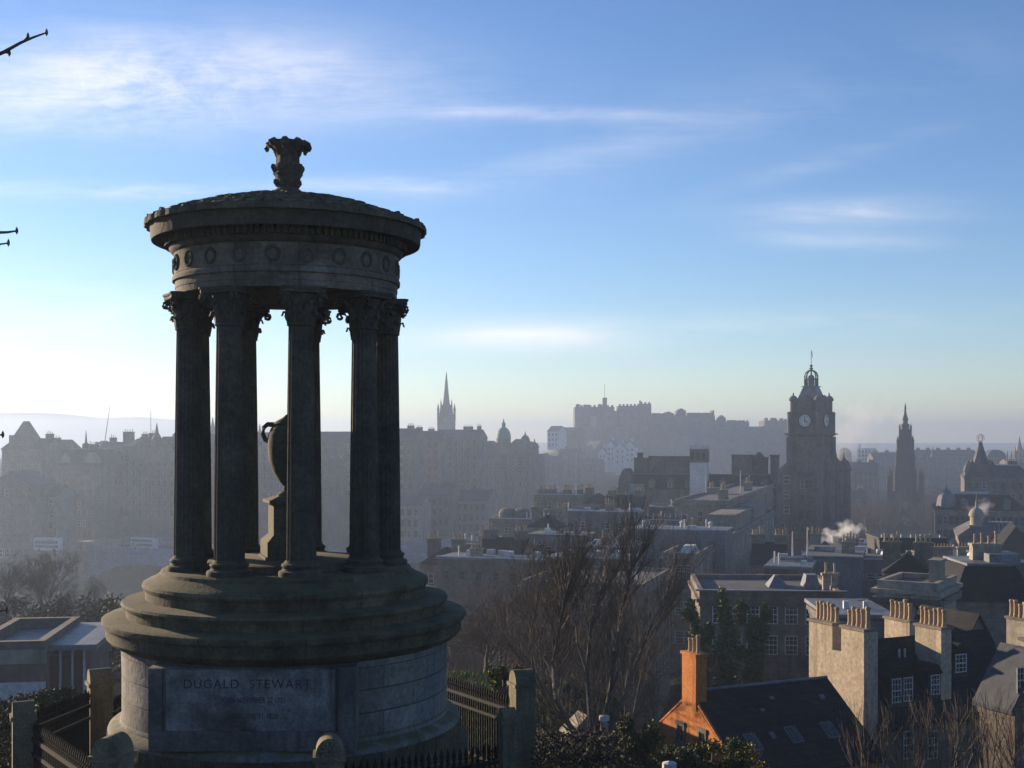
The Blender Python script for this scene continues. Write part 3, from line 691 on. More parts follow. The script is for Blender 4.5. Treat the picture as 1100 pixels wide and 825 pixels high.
x = lx(b, 73); part('spire', MB().lathe([(1.6, b.H + 4), (1.4, b.H + 8), (0.5, b.H + 8.6), (0.06, b.H + 13.5)], 8, x, 12), M['stone2'], b.t)
otb('big_chimney_block', 'hazy block crowned by one very big square chimney', 98, 136, 486, 500, -14, 20, nx=6, nz=7, chim=((124, 4.4, 4.4, 4), (107, 2.5, 2, 3)))
b = otb('gabled_block', 'hazy gabled block ending at the left edge of the monument columns', 132, 196, 480, 480, -14, 22, nx=9, nz=7, rh=3, chim=((140, 2.2, 2, 3), (148, 2.2, 2.4, 3), (188, 2, 3, 3)), side=2)
for px in (152, 176):
    x = lx(b, px); part('gable', MB().extrude([(x - 5, b.H - 6), (x + 5, b.H - 6), (x + 5, b.H - 2), (x, b.H + 4), (x - 5, b.H - 2)], -0.6, 6), M['stone2'], b.t)
x = lx(b, 167); part('turret_spire', MB().lathe([(2.0, b.H - 3), (2.0, b.H + 2), (2.5, b.H + 2.3), (0.7, b.H + 5.5), (0.5, b.H + 7), (0.06, b.H + 9.5)], 10, x, 1.0), M['stone2'], b.t)
x = lx(b, 181); part('cupola', MB().lathe([(1.6, b.H + 1), (1.6, b.H + 3.5), (1.9, b.H + 3.6), (1.3, b.H + 5), (0.3, b.H + 5.8), (0.06, b.H + 8)], 10, x, 6), M['stone2'], b.t)
otb('lower_gabled_house', 'lower hazy house with a stepped gable and arched windows beneath the pyramid tower', -12, 34, 522, 430, -6, 16, rh=5, roof='gable_y', nx=6, nz=5, w=1.7, h=2.9, pitch=5.2)
otb('narrow_gable_house', 'narrow hazy house front left of the tall dormered block', 34, 60, 533, 440, -10, 14, rh=4, nx=3, nz=4, wall='stone')
otb('long_tenement', 'hazy tenement filling the gap between the left pair of columns', 190, 262, 477, 500, -10, 18, nx=9, nz=6, chim=((228, 3, 5, 4),))
x = None
b = otb('skyline_tenement', 'hazy tenement behind the urn between the columns', 258, 318, 475, 520, -10, 18, nx=8, nz=6, chim=((300, 3, 2, 4),))
otb('flat_topped_block', 'hazy flat topped block in the gap right of the front column', 312, 380, 474, 530, -10, 18, nx=8, nz=6, chim=((356, 6, -2.5, 0),))
otb('ridge_block', 'hazy block between the front column and the right columns of the temple', 374, 446, 470, 560, -10, 18, nx=8, nz=6, chim=((400, 3, 2, 4), (436, 3, 1.5, 4)))
otb('mid_ridge_tenement', 'hazy tenement just right of the temple columns below the tall thin spire', 432, 472, 472, 600, -12, 18, nx=6, nz=8, chim=((445, 3, 2, 4), (458, 3, 1.2, 4)))
otb('hall_block', 'hazy long block under the right side of the tall thin spire', 466, 514, 470, 640, -12, 20, nx=7, nz=7, chim=((498, 5, 1.8, 4), (510, 2, 2, 3)))
b = otb('lower_street_house', 'pale hazy lower house next to the temple columns near the station roof', 420, 452, 543, 450, -12, 14, wall='pale', nx=4, nz=3, rh=3)
otb('lower_street_block', 'hazy lower block below the domed bank, with a row of chimneys', 450, 484, 532, 470, -12, 16, nx=5, nz=4, chim=((458, 3, 1, 5), (474, 3, 1, 5)))
otb('lower_corner_block', 'pale grey hazy corner block below the left end of the domed bank', 482, 524, 538, 480, -12, 18, wall='pale', nx=6, nz=4, chim=((495, 4, .6, 5), (515, 4, .6, 5)))
# domed bank
b = bld('domed_bank', 'wide hazy bank with a green dome and two small corner cupolas', 503, 575, 489, 690, R(-12), 30, None, 'stone2', 'flat', 'lead')
for i in range(9):
    x = (i + .5) * b.L / 9; part('pilaster', MB().box(x - .6, x + .6, -.5, .1, b.H - 22, b.H - 1), M['stone'], b.t)
wins(b.t, b.L, b.D, 'F', spread(.5, b.L - .5, 9), [], 1, 1)
wins(b.t, b.L, b.D, 'F', [(i + 1) * b.L / 9 for i in range(8)], [b.H - 4.5, b.H - 10, b.H - 16, b.H - 21.5], 1.4, 2.6)
x = lx(b, 536); dm = MB().lathe([(4.2, b.H), (4.2, b.H + 9), (4.6, b.H + 9.3)], 16, x, 12); part('drum', dm, M['stone2'], b.t, True)
part('dome', MB().lathe([(4.3, b.H + 9.31), (4.15, b.H + 11.5), (3.5, b.H + 13.5), (2.3, b.H + 15), (1.2, b.H + 15.7), (1.1, b.H + 17.5), (1.3, b.H + 17.6), (0.5, b.H + 18.8), (0.06, b.H + 21)], 16, x, 12), M['copper'], b.t, True)
for px, hh in ((508, 5), (562, 8), (572, 4)):
    x = lx(b, px); part('corner_cupola', MB().lathe([(2.4, b.H), (2.4, b.H + hh), (2.8, b.H + hh + .3), (1.9, b.H + hh + 2.4), (.5, b.H + hh + 3.4), (.05, b.H + hh + 5.5)], 10, x, 6), M['stone2'], b.t)
part('attic', MB().extrude([(lx(b, 515), b.H), (lx(b, 566), b.H), (lx(b, 566), b.H + 7), (lx(b, 552), b.H + 9), (lx(b, 545), b.H + 6), (lx(b, 528), b.H + 6), (lx(b, 520), b.H + 8), (lx(b, 515), b.H + 6)], 5, 24), M['stone2'], b.t)
# slim steeples of the old town
def steeple(name, label, px, ytop, ybody, ybase, Y, hw, m='stone3', pinn=True, n=8, lower=None):
    p = at(px, ybase, Y); k = Y / F; g = min(p.z - 1, ground(p.x, Y)) if lower is None else lower
    t = thing(name, label, 'spire', (p.x, Y, g), R(-20)); zt, zb = zat(ytop, Y) - g, zat(ybody, Y) - g; a = hw * k
    tw = MB().box(-a, a, -a, a, -1, zb)
    for sx in (-1, 1):
        for sy in (-1, 1):
            tw.box(sx * a - a * .2, sx * a + a * .2, sy * a - a * .2, sy * a + a * .2, -1, zb - .3)
    part('tower', tw, M[m], t)
    h = zt - zb
    sp = MB().lathe([(a * .92, zb - .02), (a * .86, zb + h * .04), (a * .40, zb + h * .5), (a * .16, zb + h * .85), (a * .22, zb + h * .87), (0.05, zt)], n)
    part('spire', sp, M[m], t)
    if pinn:
        for sx in (-1, 1):
            for sy in (-1, 1):
                part('pinnacle', MB().lathe([(a * .2, zb - .31), (a * .17, zb + h * .1), (a * .22, zb + h * .11), (0.04, zb + h * .3)], 6, sx * a, sy * a), M[m], t)
    return t
def tall_spire():
    Y = 930; k = Y / F; p = at(479.5, 470, Y); t = thing('church_spire', 'tall dark thin church spire with corner pinnacles, highest on the hazy ridge', 'spire', (p.x, Y, p.z - 12), R(-20))
    Z = lambda py: zat(py, Y) - (p.z - 12)
    a, b_ = 7.4 * k, 4.6 * k
    part('tower', MB().box(-a, a, -a, a, -8, Z(447)).box(-a * 1.06, a * 1.06, -a * 1.06, a * 1.06, Z(456), Z(455)), M['stone3'], t)
    part('upper_stage', MB().frustum(-a * .8, a * .8, -a * .8, a * .8, Z(447), -b_, b_, -b_, b_, Z(435)), M['stone3'], t)
    part('spire', MB().lathe([(b_ * 1.05, Z(436.5)), (b_ * .82, Z(432)), (b_ * .45, Z(417)), (b_ * .2, Z(405)), (.05, Z(398.5))], 8), M['stone3'], t)
    for sx in (-1, 1):
        for sy in (-1, 1):
            part('pinnacle', MB().lathe([(1.0, Z(452)), (.9, Z(441)), (1.2, Z(440.5)), (.05, Z(433))], 6, sx * a * .9, sy * a * .9), M['stone3'], t)
            part('pinnacle', MB().lathe([(.7, Z(440)), (.6, Z(434)), (.05, Z(428))], 6, sx * b_ * .95, sy * b_ * .95), M['stone3'], t)
tall_spire()
steeple('church_spire', 'small thin spire seen between the urn and the left columns', 279, 455, 468, 476, 700, 3.0, 'stone2', False)
steeple('church_spire', 'spire glimpsed in the narrow slit between the two left columns', 228.5, 448, 462, 476, 700, 3.6, 'stone2', False)
def mast(name, label, px, ytop, ybot, Y, r, cat='mast', m='frame', lean=0):
    p, q = at(px, ytop, Y), at(px - lean, ybot, Y)
    t = thing(name, label, cat, tuple(q)); part('pole', MB().tube([(0, 0, 0), (p.x - q.x, 0, p.z - q.z)], [r, r * .6], 6), M[m], t)
    return t
mast('radio_mast', 'hair thin mast above the skyline left of the columns', 162, 440, 474, 560, .16, m='stone3')
t = mast('tower_crane', 'faint crane with a steep raised jib above the left skyline', 118, 437, 478, 640, .22, 'crane', 'stone3', 6)
part('cab', MB().box(-1.6, 1.6, -1.4, 1.4, -1, 2.2).box(-4.5, -1.6, -1, 1, 0.4, 1.6), M['stone3'], t)
part('crane_tower', MB().box(-.9, .9, -.9, .9, -22, -1), M['stone3'], t)

# ------------------------------------------------------------------ castle on its rock
def rock():
    Y = 1150; n = 60; mb = MB(); rows = []
    top = [(540, 520), (575, 500), (600, 478), (617, 474), (660, 470), (700, 462), (760, 456), (800, 460), (846, 466), (870, 480), (900, 500), (930, 520)]
    def tz(px):
        for (a, za), (b_, zb) in zip(top, top[1:]):
            if a <= px <= b_: return za + (zb - za) * (px - a) / (b_ - a)
        return 520
    pxs = [530 + 7 * i for i in range(59)]
    for j, (dy, f) in enumerate(((-170, -0.05), (-110, 0.18), (-70, 0.45), (-42, 0.72), (-25, 0.9), (-8, 1.0), (90, 1.0), (160, 0.0))):
        for px in pxs:
            p = at(px, tz(px), Y); zz = 52 + (p.z - 52) * f
            jj = random.uniform(-1, 1) * (7 if 0 < j < 5 else 1.5)
            mb.v.append((p.x, Y + dy + jj, zz + random.uniform(-1, 1) * (5 if 0 < j < 5 else .6)))
    k = len(pxs)
    for j in range(7):
        for i in range(k - 1): mb.f.append((j * k + i, j * k + i + 1, (j + 1) * k + i + 1, (j + 1) * k + i)); mb.m.append(0)
    o = part('castle_hill', mb, M['rock']); o['kind'] = 'structure'
rock()
def castle():
    Y = 1150; o = at(700, 470, Y); t = thing('castle', 'hazy castle of crenellated blocks along the top of the rocky hill', 'castle', (o.x, Y, 60))
    def X(px): return (px - CX) / F * Y - o.x
    def Z(py): return zat(py, Y) - 60
    def blk(name, a, b_, ytop, ybot, y0, y1, m='stone3', merlon=0, gable=False):
        mb = MB().box(X(a), X(b_), y0, y1, Z(ybot), Z(ytop))
        if merlon:
            for i in range(merlon): 
                xx = X(a) + (X(b_) - X(a)) * (i + .25) / merlon; mb.box(xx, xx + (X(b_) - X(a)) / merlon * .5, y0, y0 + 2, Z(ytop), Z(ytop) + 1.6)
        if gable: mb.extrude([(X(a), Z(ytop)), (X(b_), Z(ytop)), ((X(a) + X(b_)) / 2, Z(ytop) + gable)], y0, y1)
        return part(name, mb, M[m], t)
    blk('palace_block', 617.5, 660, 437, 478, 0, 30, merlon=9)
    for a, b_, yt in ((619, 623, 434), (627, 634, 434.5), (643, 647, 434)): blk('palace_chimney', a, b_, yt, 437.5, 3, 8)
    blk('clock_tower', 648, 652.6, 427, 438, 6, 12); 
    part('flagpole', MB().tube([(X(650.3), 9, Z(427)), (X(650.3), 9, Z(412))], .2, 5), M['stone3'], t)
    blk('great_hall', 660, 700.5, 441, 478, 8, 40)
    blk('hall_tower', 665, 689, 435.5, 442, 10, 30, merlon=6); blk('war_memorial_tower', 688, 700.8, 433.5, 460, 9, 34, merlon=3); blk('hall_turret', 688, 690, 430, 434, 10, 14)
    # round front battery
    rb = MB().lathe([(20, Z(520)), (19, Z(462)), (19.4, Z(461.5)), (19.4, Z(459))], 24, X(646), 6, a0=PI, a1=2 * PI); part('round_battery', rb, M['stone3'], t)
    part('east_wall_painted_sun', MB().box(X(634), X(640), -7, 1, Z(470), Z(447)), M['pale'], t)  # golden sun on this wall face is put in as paler stone
    blk('upper_ward_wall', 700, 770, 446, 478, 10, 30, merlon=16)
    for a, b_, yt, g in ((703, 712, 443.5, 0), (714, 726, 444, 2), (729, 739, 441, 2.5), (742, 755, 443, 0), (757, 769, 443, 0), (767.5, 769.5, 440.5, 0)): blk('barrack_block', a, b_, yt, 447, 12, 28, gable=g)
    blk('lower_ward_wall', 770, 808, 453, 482, 14, 34, merlon=9)
    for a, b_, yt, g in ((775, 783, 449, 3), (787, 794, 451, 0), (797, 804, 451.5, 0)): blk('gatehouse', a, b_, yt, 454, 16, 30, gable=g)
    blk('west_wall', 806, 826, 458, 490, 16, 34); blk('hospital_block', 824.5, 850, 451.5, 490, 14, 40, merlon=5)
    for a, b_, yt in ((826, 829, 448.5), (833, 838, 448.5), (843, 846, 449)): blk('hospital_chimney', a, b_, yt, 452, 18, 24)
    wm = window_mesh(1.4, 2.4, 'stone')
    for px in (623, 630, 652, 656, 668, 676, 684, 694):
        for py in (445, 453): link('window', wm, t, (X(px), -.02 if px < 660 else 7.98, Z(py)))
castle()
W1 = 'white walled houses under the castle'
b = bld('white_house', 'sunlit white house block at the foot of the castle on the skyline', 588, 600, 463, 1010, R(-30), 14, 90, 'white', 'gable_x', 'slateblue', 4, group=W1)
wins(b.t, b.L, b.D, 'F', spread(.5, b.L - .5, 3), [b.H - 3, b.H - 7, b.H - 11], 1.2, 2)
b = bld('stone_lodge', 'hazy stone house joined to the white block under the castle', 599, 618, 463, 1030, R(-30), 16, 88, 'stone2', 'gable_x', 'slateblue', 3)
for i, (a, c_, yt, lab) in enumerate(((643, 651, 487, 'white harled house, lowest and leftmost under the castle battery'), (652, 660, 479, 'white harled house with a steep gable under the castle battery'), (660, 672, 482, 'widest white harled house under the castle, a gilded peak above it'), (671, 682, 480, 'tall white harled house at the right end under the castle'))):
    b = bld('white_house', lab, a, c_, yt, 985, R(-24), 9, 72, 'white', 'gable_y', 'slateblue', 4.5, group=W1)
    wins(b.t, b.L, b.D, 'F', spread(.4, b.L - .4, 2), [b.H - 2.5, b.H - 6.5, b.H - 10.5], 1.1, 1.8); chimney(b.t, b.L * .5, 5, b.H, b.H + 6.5, 2, 1.2, 3, 'white', .9)
for i, (a, c_, yt, Y, lab) in enumerate(((578, 600, 496, 900, 'shadowed hazy tenement left under the castle rock'), (600, 622, 488, 940, 'shadowed hazy tenement beside the white flagpole, under the castle'), (622, 646, 499, 930, 'low shadowed hazy tenement below the castle battery'))):
    b = bld('shadowed_tenement', lab, a, c_, yt, Y, R(-14), 16, 60, 'stone3', 'gable_x', 'slateblue', 4)
    wins(b.t, b.L, b.D, 'F', spread(.5, b.L - .5, 4), [b.H - 3, b.H - 7, b.H - 11], 1.2, 2)
    chimney(b.t, b.L * .3, 8, b.H, b.H + 6, 3, 1.4, 4, 'stone3', 1)

# ------------------------------------------------------------------ valley: bridge, buses, station roof
def bridge():
    A = at(92, 586, 455); B_ = at(560, 600, 372); d = Vector((B_.x - A.x, B_.y - A.y, 0)); L = d.length; rz = math.atan2(d.y, d.x)
    zt = A.z; t = thing('road_bridge', 'blue painted iron arch bridge crossing the hazy valley behind the temple', 'bridge', (A.x, A.y, 44), rz)
    H = zt - 44
    spans = [(2, 58), (62, 118), (122, L - 2)]
    for s0, s1 in spans:
        n = 22; mid = (s0 + s1) / 2; hw = (s1 - s0) / 2; rise = H - 5.5
        arc = [(s0 + (s1 - s0) * i / n, rise * math.sqrt(max(0, 1 - ((s0 + (s1 - s0) * i / n - mid) / hw) ** 2)) ** 1.0 + 0.0) for i in range(n + 1)]
        poly = [(s0, H - 2)] + [(p[0], max(p[1], 0.3)) for p in arc] + [(s1, H - 2)]
        part('arch_span', MB().extrude(poly, 0, 1.0).extrude(poly, 20, 21), M['blue'], t)
    for x in (0, 60, 120):
        part('pier', MB().box(x - 2.2, x + 2.2, -1.5, 22.5, -3, H - 2).box(x - 2.6, x + 2.6, -2, 23, H - 2, H + 1.6), M['stone'], t)
    part('deck', MB().box(-40, L + 10, -.8, 21.8, H - 2.0, H - 1.0), M['road'], t)
    pr = MB().box(-40, L + 10, -1.1, -.7, H - 1.9, H + .35); 
    for i in range(60): pr.box(-38 + i * 4, -37.7 + i * 4, -1.25, -.6, H - 1.8, H + .5)
    part('parapet', pr, M['blue'], t)
    part('parapet', MB().box(-40, L + 10, 21.7, 22.1, H - 1.9, H + .35), M['blue'], t)
    return t, H, rz
BR, BH, BRZ = bridge()
def bus(label, px, Y, along, L=11, h=4.2, z=None, m='white', rz=None):
    p = at(px, 580, Y); z = z if z is not None else 44 + BH - 1.0
    t = thing('bus', label, 'bus', (p.x, p.y, z), rz if rz is not None else BRZ)
    bo = MB().box(-L / 2, L / 2, -1.25, 1.25, .35, h - .15).frustum(-L / 2, L / 2, -1.25, 1.25, h - .15, -L / 2 + .2, L / 2 - .2, -1.05, 1.05, h)
    part('body', bo, M[m], t)
    for z0, z1 in ((1.3, 2.1), (2.75, 3.6)):
        for i in range(7):
            x = -L / 2 + .5 + i * (L - 1) / 7; part('window', MB().box(x, x + (L - 1) / 7 - .15, -1.29, 1.29, z0, z1), M['glass'], t)
    for x in (-L * .3, L * .3):
        for y in (-1.2, 1.2): part('wheel', MB().lathe([(.0, -.15), (.5, -.15), (.5, .15), (0, .15)], 14).xf(Matrix.Translation((x, y, .5)) @ Matrix.Rotation(PI / 2, 4, 'X')), M['black'], t)
bus('pale double decker bus crossing the blue bridge at its left end', 155, 451, 0)
bus('pale double decker bus waiting below the lower gabled house', 52, 425, 0, 9.5, 4.6, z=zat(592, 425), rz=R(-8))
def station():
    a, b_, c_ = at(425, 604, 300), at(520, 583, 330), at(600, 583, 330)
    t = thing('station_roof', 'long pale glazed station roof in the valley right of the temple', 'roof', (a.x, a.y, 48), R(50))
    L, D = 34, 70; H = a.z - 48; w = MB().box(0, D, 0, L, 0, H - .6); part('wall', w, M['stone2'], t)
    for i in range(5):
        y0 = i * L / 5; part('glazed_ridge', MB().extrude([(y0, H - .6), (y0 + L / 5, H - .6), (y0 + L / 10, H + .9)], -1, D + 1, 'x'), M['lead'], t)
    g = MB()
station()

# ------------------------------------------------------------------ clock tower hotel
def hotel():
    Y = 385; rot = R(-36.6)
    # body
    b = bld('clock_tower_hotel', 'large dark hotel with a tall clock tower and open crown lantern', 831, 881, 512, 384, rot, 40, 60, 'stone3', 'mansard', 'slateblue', 4, pd=909)
    t = b.t
    def gable(px0, px1, ytop, y0=-.6, d=7):
        x0, x1 = lx(b, px0), lx(b, px1); xm = (x0 + x1) / 2; zt = lz(b, ytop)
        part('gable', MB().extrude([(x0, b.H - 14), (x1, b.H - 14), (x1, b.H + 1), (xm + 1.5, zt - 2), (xm + .8, zt), (xm - .8, zt), (xm - 1.5, zt - 2), (x0, b.H + 1)], y0, d), M['stone3'], t)
        for z in (b.H - 1.2, b.H - 5.8, b.H - 10.6): link('window', window_mesh(1.9, 2.6, 'stone'), t, (xm, y0, z))
    gable(834, 858, 500)
    wins(t, b.L, b.D, 'F', [lx(b, q) for q in (862, 867, 872, 877)], [b.H - 2.5 - 4.6 * i for i in range(7)], 1.3, 2.6, 'dark')
    wins(t, b.L, b.D, 'F', [lx(b, q) for q in (836, 841, 851, 856)], [b.H - 7 - 4.6 * i for i in range(6)], 1.2, 2.4, 'dark')
    wins(t, b.L, b.D, 'R', spread(2, b.D - 2, 7), [b.H - 2.5 - 4.6 * i for i in range(7)], 1.4, 2.6, 'dark')
    for q in (866, 874):
        x = lx(b, q); part('dormer', MB().box(x - 1.3, x + 1.3, .4, 4, b.H - .3, b.H + 2).extrude([(x - 1.5, b.H + 2), (x + 1.5, b.H + 2), (x, b.H + 4)], .3, 4), M['stone3'], t)
    for y in (b.D * .25, b.D * .6, b.D * .9):
        part('side_turret', MB().lathe([(2.2, b.H - 18), (2.2, b.H + 1.5), (2.6, b.H + 1.7), (1.8, b.H + 4), (.4, b.H + 5.6), (.05, b.H + 7.5)], 12, b.L, y), M['stone3'], t)
    chimney(t, lx(b, 852), 8, b.H, lz(b, 492), 5.5, 2.2, 7, 'stone3', 1.2)
    chimney(t, b.L - 3, b.D * .8, b.H, b.H + 5.5, 3, 2, 4, 'stone3', 1.2)
    # string courses
    sc = MB()
    for z in (b.H - 9.2, b.H - 18.5): sc.box(-.3, b.L + .3, -.3, b.D + .3, z - .25, z + .25)
    part('string_course', sc, M['stone3'], t)
    # tower, square, its near edge at column 880
    s = 9.6; c_, s_ = math.cos(rot), math.sin(rot)
    Q = at(880.5, 470, Y); 
    # near edge in hotel local frame
    d = Vector((Q.x, Q.y, 0)) - Vector((t.location.x, t.location.y, 0)); qx, qy = d.x * c_ + d.y * s_, -d.x * s_ + d.y * c_
    x1 = qx; x0 = qx - s; y0 = qy; y1 = qy + s; xm, ym = (x0 + x1) / 2, (y0 + y1) / 2
    def Z(py): return zat(py, 390) - b.base
    tw = MB().box(x0, x1, y0, y1, b.H - 20, Z(467.5))
    for (xx, yy) in ((x0, y0), (x1, y0), (x1, y1), (x0, y1)): tw.box(xx - 1, xx + 1, yy - 1, yy + 1, b.H - 20, Z(469))
    for z in (Z(482), Z(495)): tw.box(x0 - .4, x1 + .4, y0 - .4, y1 + .4, z - .2, z + .2)
    tower = part('tower', tw, M['stone3'], t)
    cs = MB().frustum(x0 - .2, x1 + .2, y0 - .2, y1 + .2, Z(469), x0 - 1.2, x1 + 1.2, y0 - 1.2, y1 + 1.2, Z(466.8)).box(x0 - 1.5, x1 + 1.5, y0 - 1.5, y1 + 1.5, Z(466.8), Z(465.6))
    cs.box(x0 - .1, x1 + .1, y0 - .1, y1 + .1, Z(465.6), Z(443.5)).box(x0 - .7, x1 + .7, y0 - .7, y1 + .7, Z(443.5), Z(442.3))
    for (xx, yy) in ((x0, y0), (x1, y0), (x1, y1), (x0, y1)): cs.lathe([(1.15, Z(465.6)), (1.15, Z(444)), (1.4, Z(443.8)), (1.4, Z(443.4))], 10, xx, yy)
    part('clock_stage', cs, M['stone3'], tower)
    up = MB().box(x0 + .7, x1 - .7, y0 + .7, y1 - .7, Z(442.3), Z(431)).box(x0 + .2, x1 - .2, y0 + .2, y1 - .2, Z(431), Z(429.8))
    for (ax, fixed, sg) in (('y', y0, -1), ('x', x1, 1), ('y', y1, 1), ('x', x0, -1)):
        pass
    part('belfry', up, M['stone3'], tower)
    part('belfry_pediment', MB().extrude([(xm - 2.6, Z(442)), (xm + 2.6, Z(442)), (xm + 2.6, Z(430)), (xm, Z(424.5)), (xm - 2.6, Z(430))], y0 + .1, y0 + 2.5), M['stone3'], tower)
    part('belfry_pediment', MB().extrude([(ym - 2.6, Z(442)), (ym + 2.6, Z(442)), (ym + 2.6, Z(430)), (ym, Z(424.5)), (ym - 2.6, Z(430))], x1 - 2.5, x1 - .1, 'x'), M['stone3'], tower)
    for (xx, yy) in ((x0, y0), (x1, y0), (x1, y1), (x0, y1)):
        fx, fy = xx + (.6 if xx == x0 else -.6), yy + (.6 if yy == y0 else -.6)
        part('corner_turret', MB().lathe([(1.05, Z(442.3)), (1.05, Z(431)), (1.45, Z(430)), (1.45, Z(428.5)), (1.2, Z(427)), (.75, Z(425.4)), (.2, Z(424.6)), (.2, Z(423.8)), (.3, Z(423.2)), (.04, Z(421.5))], 10, fx, fy), M['stone3'], tower, True)
    sp = part('lead_spire', MB().frustum(x0 + 1.4, x1 - 1.4, y0 + 1.4, y1 - 1.4, Z(430), x0 + 2.9, x1 - 2.9, y0 + 2.9, y1 - 2.9, Z(415.5)).box(x0 + 2.5, x1 - 2.5, y0 + 2.5, y1 - 2.5, Z(415.5), Z(414.6)), M['lead'], tower)
    ln = MB()
    for k in range(8):
        a = 2 * PI * k / 8 + .39; px_, py_ = xm + 1.9 * math.cos(a), ym + 1.9 * math.sin(a)
        ln.box(px_ - .24, px_ + .24, py_ - .24, py_ + .24, Z(414.6), Z(406.5))
        ln.tube([(xm + r_ * math.cos(a), ym + r_ * math.sin(a), Z(z_)) for r_, z_ in ((1.95, 406.8), (2.0, 403.5), (1.7, 400.5), (1.0, 398.3), (.2, 397.6))], .24, 5)
    ln.lathe([(2.25, Z(407)), (2.25, Z(406.2)), (1.7, Z(406.2)), (1.7, Z(407))], 12, xm, ym).lathe([(1.0, Z(414.6)), (1.0, Z(404)), (.3, Z(402))], 8, xm, ym)
    ln.lathe([(.5, Z(398)), (.45, Z(396.4)), (.75, Z(395.5)), (.2, Z(394.4)), (.5, Z(393)), (.5, Z(392.2)), (.05, Z(391))], 8, xm, ym)
    part('crown_lantern', ln, M['stone3'], tower)
    part('flagpole', MB().tube([(xm, ym, Z(392)), (xm, ym, Z(375.5))], .1, 5), M['frame'], tower)
    fl = MB(); 
    fl.v += [(xm, ym, Z(376)), (xm + .5, ym - .5, Z(378)), (xm + .6, ym - .5, Z(384)), (xm, ym, Z(381)), (xm + .05, ym + .1, Z(376)), (xm + .55, ym - .4, Z(378)), (xm + .65, ym - .4, Z(384)), (xm + .05, ym + .1, Z(381))]
    for f in ((0, 1, 2, 3), (7, 6, 5, 4), (0, 4, 5, 1), (1, 5, 6, 2), (2, 6, 7, 3)): fl.f.append(f); fl.m.append(0)
    part('flag', fl, M['slateblue'], tower)
    # clock dials on two faces, hands at four o'clock
    def dial(cx, cy, rz):
        dm = link('clock_dial', MB().lathe([(2.0, 0), (2.0, .12), (0, .12)], 28).xf(Matrix.Rotation(PI / 2, 4, 'X')).mesh('clock_dial', M['clock']), tower, (cx, cy, Z(452)), rz)
        rim = MB()
        for i in range(28):
            a, a2 = 2 * PI * i / 28, 2 * PI * (i + 1) / 28; rim.tube([(2.1 * math.cos(a), -.12, 2.1 * math.sin(a)), (2.1 * math.cos(a2), -.12, 2.1 * math.sin(a2))], .17, 5)
        for i in range(12):
            a = 2 * PI * i / 12; st = len(rim.v); rim.box(-.07, .07, -.15, -.121, 1.35, 1.82); rim.xf(Matrix.Rotation(a, 4, 'Y'), st)
        link('dial_rim', rim.mesh('dial_rim', M['black']), dm)
        h1 = MB().box(-.08, .08, -.21, -.17, -.3, 1.65); link('minute_hand', h1.mesh('minute_hand', M['black']), dm)
        h2 = MB().box(-.12, .12, -.26, -.22, -.25, 1.3).xf(Matrix.Rotation(R(122), 4, 'Y')); link('hour_hand', h2.mesh('hour_hand', M['black']), dm)
    dial(xm, y0 - .1, 0); dial(x1 + .1, ym, PI / 2)
hotel()

